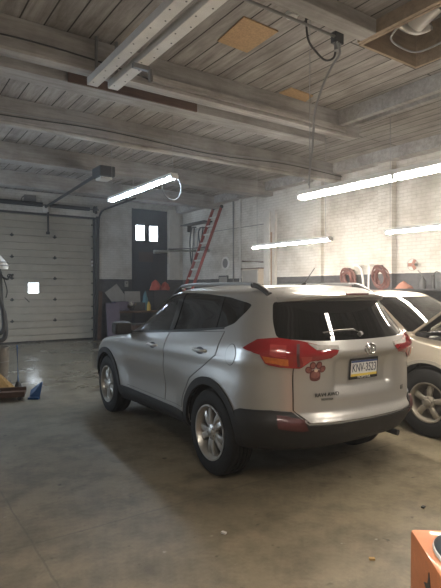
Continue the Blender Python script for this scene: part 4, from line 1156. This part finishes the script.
lump('cloth_bundle', 'pale tan sack at the right edge on the shelving', 'sack', 8.82, 4.98, zt, .22, .36, M['tan'], 5)
t = thing('oil_can', 'dark can with spout beside the rust cloth heap', 'can', (8.86, 5.86, zt))
bm = B(); lathe(bm, [(.0,0),(.07,0),(.07,.16),(.03,.21),(.022,.24),(0,.24)], None, 18); link('can_body', bm, M['dark_steel'], t, True)
bm = B(); tube(bm, [(0,0,.23),(.0,.03,.30),(0,.10,.36)], .009, 6); link('spout', bm, M['steel'], t, True)
t = thing('grease_gun', 'dark grease gun standing on end among the clutter on the shelving', 'tool', (8.86, 5.62, zt))
bm = B(); cyl(bm, (0,0,0), (0,.02,.26), .035, seg=14); link('barrel', bm, M['dark_steel'], t, True)
bm = B(); tube(bm, [(0,.02,.27),(0,-.06,.33),(0,-.16,.30)], .012, 6); link('lever', bm, M['steel'], t, True)
t = thing('small_toolbox', 'small dark toolbox on the shelving beside the pale sack', 'toolbox', (8.86, 5.40, zt))
bm = B(); box(bm, (0,0,.07), (.22,.16,.14), .01); link('toolbox_body', bm, M['dark_steel'], t)
bm = B(); tube(bm, [(0,-.06,.14),(0,-.05,.18),(0,.05,.18),(0,.06,.14)], .008, 6); link('handle', bm, M['steel'], t, True)
t = thing('wall_fan', 'small rust and grey fan fixed on the wall above the shelving', 'fan', (9.17, 6.22, 2.13))
bm = B(); lathe(bm, [(.118,0),(.123,.006),(.118,.012)], R90 @ Matrix.Translation((0,0,.10)), 20, closed=True); cyl(bm, (0.02,0,0), (-.10,0,0), .03, seg=12); link('guard', bm, M['steel'], t, True)
for q in range(3):
    bm = B(); box(bm, (-.10, .06*math.cos(q*2.09), .06*math.sin(q*2.09)), (.008, .10, .07), .003, rot=(q*2.09, 0, 0)); link('blade', bm, M['orange_cloth'], t)

# back wall workbench and clutter
t = thing('workbench', 'dark workbench along the back wall beside the garage door', 'workbench', (7.32, 15.1, 0))
bm = B(); box(bm, (0, 0, .90), (2.3, .9, .06), .01); link('bench_top', bm, M['brown_board'], t)
for sx in (-1.08, 1.08):
    for sy in (-.38, .38):
        bm = B(); box(bm, (sx, sy, .435), (.08, .08, .87)); link('leg', bm, M['dark_steel'], t)
bm = B(); box(bm, (0, 0, .25), (2.2, .8, .03)); link('lower_shelf', bm, M['dark_steel'], t)
bt = .93
bm = B(); box(bm, (0, 0, 0), (.42, .035, 1.18), .005); o = link('purple_board', bm, M['purple']); o.location = (5.97, 14.44, .605); o.rotation_euler = (-.16, 0, 0); tag(o, 'faded purple board leaning on the near end of the workbench', 'board')
bm = B(); box(bm, (0, 0, 0), (.50, .02, .66), .002); o = link('cardboard_sheet', bm, M['cardboard']); o.location = (6.50, 15.45, 1.39); o.rotation_euler = (-.12, -.62, 0); tag(o, 'tilted pale cardboard sheet propped at the back of the workbench', 'cardboard')
bm = B(); box(bm, (0, 0, 0), (.55, .02, .62), .002); o = link('cardboard_sheet', bm, M['cardboard']); o.location = (6.98, 15.25, 1.245); o.rotation_euler = (-.10, .0, 0); tag(o, 'upright pale cardboard sheet in front of the tilted one', 'cardboard')
def crate(nm, lb, x, y, z, s, mat, rz=0.):
    t = thing(nm, lb, nm.split('_')[-1], (x, y, z), rz)
    bm = B(); w_ = .02
    box(bm, (0, 0, w_/2), (s[0], s[1], w_))
    for sx in (-1, 1): box(bm, (sx*(s[0]/2-w_/2), 0, s[2]/2), (w_, s[1], s[2])); box(bm, (0, sx*(s[1]/2-w_/2), s[2]/2), (s[0]-.002, w_, s[2]-.002))
    link('crate_body' if 'crate' in nm else 'body', bm, mat, t)
    bm = B()
    for sx in (-1, 1): box(bm, (sx*(s[0]/2+.006), 0, s[2]*.75), (.012, s[1]*.3, .03))
    link('grip', bm, M['dark_steel'], t)
    bm = B(); rnd = random.Random(int(x*100))
    for k in range(5): box(bm, (rnd.uniform(-.3,.3)*s[0], rnd.uniform(-.3,.3)*s[1], s[2]*.8), (s[0]*.3, s[1]*.25, s[2]*.3), rot=(rnd.uniform(-.4,.4), rnd.uniform(-.4,.4), rnd.uniform(0,3)))
    c = link('contents', bm, M['dark_steel'], t)
    return t
crate('plastic_crate', 'dark purple crate on the workbench beneath the pale cardboard', 6.45, 15.05, bt, (.45,.32,.30), M['purple'])
crate('plastic_crate', 'grey crate in the middle of the workbench', 7.02, 14.98, bt, (.42,.30,.26), M['dark_steel'])
t = crate('storage_bin', 'large dark bin at the far end of the workbench under the red bags', 7.98, 15.15, bt, (.85,.55,.62), M['dark_steel'])
lump('red_bag', 'bright red bag on the dark bin in front of the back door', 'bag', 7.74, 15.1, bt+.66, .20, .36, M['red_plastic'], 8, taper=.7)
lump('red_bag', 'smaller orange-red bag beside the bright red one on the dark bin', 'bag', 8.16, 15.2, bt+.66, .17, .30, M['red_plastic'], 12, taper=.7)
lump('teal_bag', 'teal bag slumped left of the red bags', 'bag', 7.40, 15.18, bt, .11, .66, M['teal'], 15, taper=.75)
t = thing('yellow_bottle', 'yellow bottle with narrow neck on the workbench edge', 'bottle', (7.32, 14.76, bt))
bm = B(); lathe(bm, [(0,0),(.055,0),(.06,.02),(.06,.18),(.03,.26),(.018,.29),(0,.29)], None, 18); link('bottle_body', bm, M['yellow_plastic'], t, True)
bm = B(); cyl(bm, (0,0,.288), (0,0,.33), .022, seg=12); link('cap', bm, M['blackp'], t, True)
t = thing('work_lamp', 'small chrome work lamp on the near edge of the workbench', 'lamp', (6.72, 14.72, bt))
bm = B(); lathe(bm, [(.05,0),(.14,.06),(.15,.07),(.135,.065),(.04,.01)], Matrix.Translation((0,-.02,.14)) @ Matrix.Rotation(-.9, 4, 'X'), 20, closed=True); link('reflector', bm, M['chrome'], t, True)
bm = B(); cyl(bm, (0,0,0), (0,0,.02), .07, seg=16); cyl(bm, (0,0,.02), (0,.02,.09), .012, seg=8); link('stand', bm, M['dark_steel'], t, True)
t = thing('wall_switch', 'small pale box on the dark wall left of the back door', 'switch', (6.98, 15.79, 1.80))
bm = B(); box(bm, (0, -.03, 0), (.12, .06, .20), .01); link('box_body', bm, M['cardboard'], t)
bm = B(); box(bm, (0, -.065, .03), (.03, .02, .05)); link('lever', bm, M['dark_steel'], t)
bm = B(); box(bm, (0,0,0), (.12, .03, 1.55), .004); o = link('plank', bm, M['brown_board']); o.location = (6.02, 15.70, .78); o.rotation_euler = (0, .03, 0); tag(o, 'dark upright plank leaning between the garage door and the workbench', 'plank')
t = thing('floor_crate', 'dark crate on the floor in front of the workbench', 'crate', (6.9, 14.2, 0))
bm = B(); box(bm, (0, 0, .26), (.8, .5, .52), .01); link('crate_body', bm, M['brown_board'], t)
bm = B(); box(bm, (0, 0, .54), (.84, .54, .04), .01); link('lid', bm, M['dark_steel'], t)

# left edge: hose stand, bin, broom, creeper, dustpan
t = thing('hose_stand', 'tall stand at the left edge with black hoses and a white hood', 'hose stand', (1.70, 9.22, 0))
bm = B(); cyl(bm, (0,0,0), (0,0,.04), .22, seg=24); link('stand_base', bm, M['dark_steel'], t, True)
bm = B(); tube(bm, [(0,0,.03),(0,0,2.25)], .03, 10); link('pole', bm, M['dark_steel'], t, True)
bm = B()
rings = []
for (z, xo, rx, ry) in ((1.97,.06,.12,.10),(2.02,.055,.135,.11),(2.10,.03,.12,.10),(2.19,-.01,.085,.08),(2.26,-.04,.04,.04),(2.30,-.045,.02,.02)):
    rings.append([bm.verts.new((xo+rx*math.cos(q*PI/9), ry*math.sin(q*PI/9), z)) for q in range(18)])
for A, C in zip(rings[:-1], rings[1:]):
    for i in range(18): bm.faces.new((A[i], A[(i+1) % 18], C[(i+1) % 18], C[i]))
bm.faces.new(rings[0][::-1]); bm.faces.new(rings[-1])
hd = link('hood', bm, M['white_plastic'], t, True)
bm = B()
for z in (2.03, 2.09): tube(bm, [(.055+.14*math.cos(a), .118*math.sin(a), z) for a in [(-1.9+q*.35) for q in range(8)]], .008, 6)
link('hood_strap', bm, M['steel'], hd, True)
for (a, b_, w_, r) in (((.04,-.03,1.98),(.06,-.05,1.4),(.13,-.05,.88),.040), ((.0,-.04,1.95),(.02,-.09,1.5),(.09,-.10,1.0),.035)):
    bm = B(); tube(bm, spline([a, b_, (w_[0]-.02,w_[1],w_[2]+.3), w_, (w_[0]-.05,w_[1],w_[2]-.12), (w_[0]-.16,w_[1],w_[2]-.12)], 7), r, 10); link('hose', bm, M['cable_dark'], t, True)
bm = B(); tube(bm, spline([(.03,-.06,1.95),(.10,-.08,1.80),(.15,-.08,1.60),(.13,-.08,1.48)], 6), .010, 6); link('cord', bm, M['cable_dark'], t, True)
bm = B(); tube(bm, spline([(.07,-.08,1.84),(.15,-.09,1.80),(.20,-.09,1.86),(.25,-.09,1.88)], 5), [.018]*16, 8); tube(bm, [(.19+.035*math.cos(q*PI/6), -.09, 1.855+.03*math.sin(q*PI/6)) for q in range(12)], .010, 6, closed=True); link('hose_clip', bm, M['cable_dark'], t, True)
t = thing('trash_can', 'dull metal can at the left edge below the hoses', 'bin', (1.66, 8.75, 0))
bm = B(); lathe(bm, [(.0,.0),(.11,.0),(.14,.66),(.15,.67),(.15,.69),(.135,.69),(.105,.02),(0,.02)], None, 26); link('can_body', bm, nmat('weathered galvanised', (.20,.18,.15), .6, .3, var=.4), t, True)
for z in (.2, .45):
    bm = B(); tube(bm, [((.121+.03*z)*math.cos(q*PI/12), (.121+.03*z)*math.sin(q*PI/12), z) for q in range(24)], .006, 6, closed=True)
    link('rib', bm, M['steel'], t, True)
t = thing('mop', 'blue handled brush standing against the metal can', 'brush', (1.93, 8.72, 0))
bm = B(); tube(bm, [(0,0,.10),(-.01,.02,.70)], .012, 8); link('handle', bm, M['blue_plastic'], t, True)
bm = B(); cyl(bm, (0,0,0), (0,0,.10), .06, .03, 14); link('brush_head', bm, M['dark_steel'], t, True)
t = thing('corn_broom', 'yellow straw broom head resting at the left edge', 'broom', (1.50, 8.28, 0))
bm = B()
f = lambda s, z, w_: None
rings = []
for (z, xo, rx, ry) in ((.012,.12,.24,.06),(.10,.08,.20,.05),(.25,.02,.12,.045),(.40,-.05,.05,.04),(.46,-.07,.025,.025)):
    rings.append([bm.verts.new((xo+rx*math.cos(q*PI/10)*(1+.04*(q % 2)), ry*math.sin(q*PI/10)*(1+.1*(q % 2)), z)) for q in range(20)])
for A, C in zip(rings[:-1], rings[1:]):
    for i in range(20): bm.faces.new((A[i], A[(i+1) % 20], C[(i+1) % 20], C[i]))
bm.faces.new(rings[0][::-1]); bm.faces.new(rings[-1])
link('bristles', bm, M['straw'], t)
bm = B(); tube(bm, [(-.07,0,.44),(-.34,.02,1.25)], .013, 8); link('handle', bm, M['wood'], t, True)
t = thing('mechanic_creeper', 'low dark brown board with raised ends on the floor at the left edge', 'creeper', (1.38, 7.95, 0), -.30)
bm = B(); box(bm, (0, 0, .07), (.95, .40, .03), .008); link('board', bm, M['brown_board'], t)
bm = B(); box(bm, (0, -.19, .10), (.95, .025, .07), .005); box(bm, (0, .19, .10), (.95, .025, .07), .005); link('side_rail', bm, M['brown_board'], t)
for sx in (-.4, .4):
    for sy in (-.15, .15):
        bm = B(); cyl(bm, (sx, sy-.012, .028), (sx, sy+.012, .028), .028, seg=14); box(bm, (sx, sy, .05), (.03, .035, .02)); link('caster', bm, M['dark_steel'], t, True)
bm = B(); box(bm, (-.25, 0, .12), (.16, .22, .08), .02); tube(bm, spline([(-.3,-.1,.10),(-.15,.05,.14),(0,-.06,.10),(.1,.08,.11)], 4), .02, 8); o = link('loose_parts', bm, M['steel'], t)
t = thing('dustpan', 'blue plastic dustpan tipped up on the end of the brown board', 'dustpan', (1.95, 7.66, .0), -.6)
bm = B()
P = [(-.10,0,.03),(.05,0,.03),(.08,.05,.25),(.0,.06,.20),(-.10,.05,.12)]
a = [bm.verts.new(p) for p in P]; b_ = [bm.verts.new((x, y+.012, z)) for x, y, z in P]
bm.faces.new(a[::-1]); bm.faces.new(b_)
for i in range(5): bm.faces.new((a[i], a[(i+1) % 5], b_[(i+1) % 5], b_[i]))
link('pan', bm, M['blue_plastic'], t)
bm = B(); box(bm, (-.025, -.03, .015), (.16, .07, .03), .006); link('lip', bm, M['blue_plastic'], t)
# orange cabinet at the lower right
th = -.68
t = thing('machine_cabinet', 'orange enamelled machine cabinet cropped by the lower right corner', 'machine', (1.522, 1.052, 0), th)
# local x runs along the far edge, local -y towards the camera
bm = B(); box(bm, (.30, -.30, .40), (.60, .60, .80), .018); link('cabinet_body', bm, M['orange'], t, True)
bm = B(); lathe(bm, [(0,0),(.075,0),(.085,.008),(.075,.022),(.05,.034),(0,.038)], Matrix.Translation((.115,-.185,.80)) @ Matrix.Rotation(.12, 4, 'Z') @ Matrix.Diagonal((.95,1.5,1,1)), 28); link('knob', bm, M['rubber_grey'], t, True)
bm = B(); tube(bm, [(.115+.082*math.cos(q*PI/12+.0), -.185+.130*math.sin(q*PI/12), .803) for q in range(24)], .007, 6, closed=True); link('knob_highlight', bm, M['white_plastic'], t, True)  # white ring stands in for the highlights round the dark knob
bm = B()
star = []
for q in range(8):
    r = .055 if q % 2 == 0 else .020; star.append((-.205+r*.8*math.cos(q*PI/4+PI/2), .705+r*math.sin(q*PI/4+PI/2)))
prism(bm, star, lambda u, v, h: Vector((h, u, v)), -.003, .001); link('star_emblem', bm, M['rubber_grey'], t)
bm = B()
for sx in (.04, .56):
    for sy in (-.04, -.56): pass
# small debris on the floor
deb = ((1.90,2.72,'white_plastic','tiny pale scrap on the floor ahead of the silver SUV rear wheel'),(2.45,1.95,'straw','tiny tan scrap on the foreground floor below the rear bumper'),(3.35,2.2,'dark_steel','dark nut lying on the floor behind the silver SUV'),(.78,4.9,'cardboard','small grey chip on the bare floor left of the silver SUV'))
for x, y, mt, lb in deb:
    bm = B(); box(bm, (x, y, .006), (.035, .022, .012), .003, rot=(0,0,x)); tag(link('floor_scrap', bm, M[mt]), lb, 'scrap')
# ------------------------------------------------------------------ lights
def lamp(name, x, y0, y1, z, label, mat, strength_col, wires, grp=None, seg=2):
    t = thing(name, label, 'light', (x, (y0+y1)/2, z), 0, grp)
    L = y1-y0
    bm = B(); box(bm, (0, 0, .045), (.13, L, .05), .01); link('lamp_housing', bm, M['white'], t)
    n = seg
    for k in range(n):
        a = -L/2+.03+k*(L/n); b = a+L/n-.06
        for sx in (-.035, .035):
            bm = B(); cyl(bm, (sx, a, 0), (sx, b, 0), .017, seg=12); link('fluorescent_tube', bm, mat, t, True)
    for k in range(n+1):
        bm = B(); box(bm, (0, -L/2+k*L/n, .008), (.13, .035, .06), .005); link('lamp_holder', bm, M['white'], t)
    for yy, top in wires:
        bm = B(); tube(bm, [(0, yy-(y0+y1)/2, .07), (.0, yy-(y0+y1)/2, top-z)], .006, 6)
        link('hanging_wire', bm, M['cable'], t)
    return t
def tube_mat(name, col, s):
    return nmat(name, (.9,.9,.9), .4, emit=col, estr=s)
COOL = tube_mat('cool white tube', (.64,.81,1.), 50)
WARM = tube_mat('warm white tube', (1.,.89,.76), 140)
WARM2 = tube_mat('warm white tube, brighter', (1.,.90,.78), 80)
lamp('ceiling_light', 3.9, 6.95, 9.55, 3.40, 'cool white strip light hanging high near the dark back door', COOL, None, ((7.0, 4.6), (8.5, 4.24), (9.5, 4.6)))
lamp('ceiling_light', 3.9, 1.60, 4.08, 2.64, 'large bright strip light hanging above the silver SUV', WARM2, None, ((1.7, 4.6), (3.95, 4.6)))
lamp('ceiling_light', 7.3, 6.82, 9.23, 2.59, 'warm strip light in two lengths in front of the white post', WARM, None, ((6.95, 4.6), (9.1, 4.6)))
lamp('ceiling_light', 7.3, 3.05, 5.51, 2.60, 'warm strip light at the right edge, above the raised hood', WARM, None, ((3.2, 4.6), (5.45, 4.6)))
lamp('ceiling_light', 3.9, -2.0, .45, 2.64, 'strip light in line with the large one, off to the right of the view', WARM2, None, ((-1.9, 4.6), (.4, 4.24)))
lamp('ceiling_light', 0.2, -1.2, 1.25, 3.2, 'strip light hanging behind the viewpoint', WARM2, None, ((-1.1, 4.6), (1.15, 4.6)))
lamp('ceiling_light', 1.45, 10.9, 13.0, 3.1, 'added cool strip light out of view at left, brightening the floor by the garage door', COOL, None, ((11.2, 4.6), (12.9, 4.6)))  # unseen lamp, added to brighten the floor near the garage door
# daylight window in the left wall
bm = B(); box(bm, (XL+.02, 11.6, 2.2), (.04, 2.6, 2.4)); struct('window_1', bm, nmat('daylit window', (.8,.85,.9), .3, emit=(.70,.84,1.), estr=6.0))
w = bpy.data.worlds.new('World'); scn.world = w; w.use_nodes = True
w.node_tree.nodes['Background'].inputs[0].default_value = (.5,.55,.6,1); w.node_tree.nodes['Background'].inputs[1].default_value = .03
vs = w.node_tree.nodes.new('ShaderNodeVolumeScatter'); vs.inputs['Density'].default_value = .006; vs.inputs['Anisotropy'].default_value = .7
w.node_tree.links.new(vs.outputs[0], w.node_tree.nodes['World Output'].inputs['Volume'])
# ------------------------------------------------------------------ camera
cd = bpy.data.cameras.new('camera'); cam = bpy.data.objects.new('camera', cd); COL.objects.link(cam); scn.camera = cam
cam.location = (0, 0, 1.63); cam.rotation_euler = (PI/2-math.atan(5/500), 0, -.603)
cd.sensor_width = 36; cd.lens = 500/588*36; cd.clip_start = .05
scn.view_settings.view_transform = 'Standard'; scn.view_settings.look = 'None'; scn.view_settings.gamma = 1; scn.view_settings.use_curve_mapping = False
scn.view_settings.exposure = 0.88
scn.cycles.use_denoising = True
scn.cycles.max_bounces = 8; scn.cycles.transparent_max_bounces = 12
scn.cycles.sample_clamp_indirect = 6
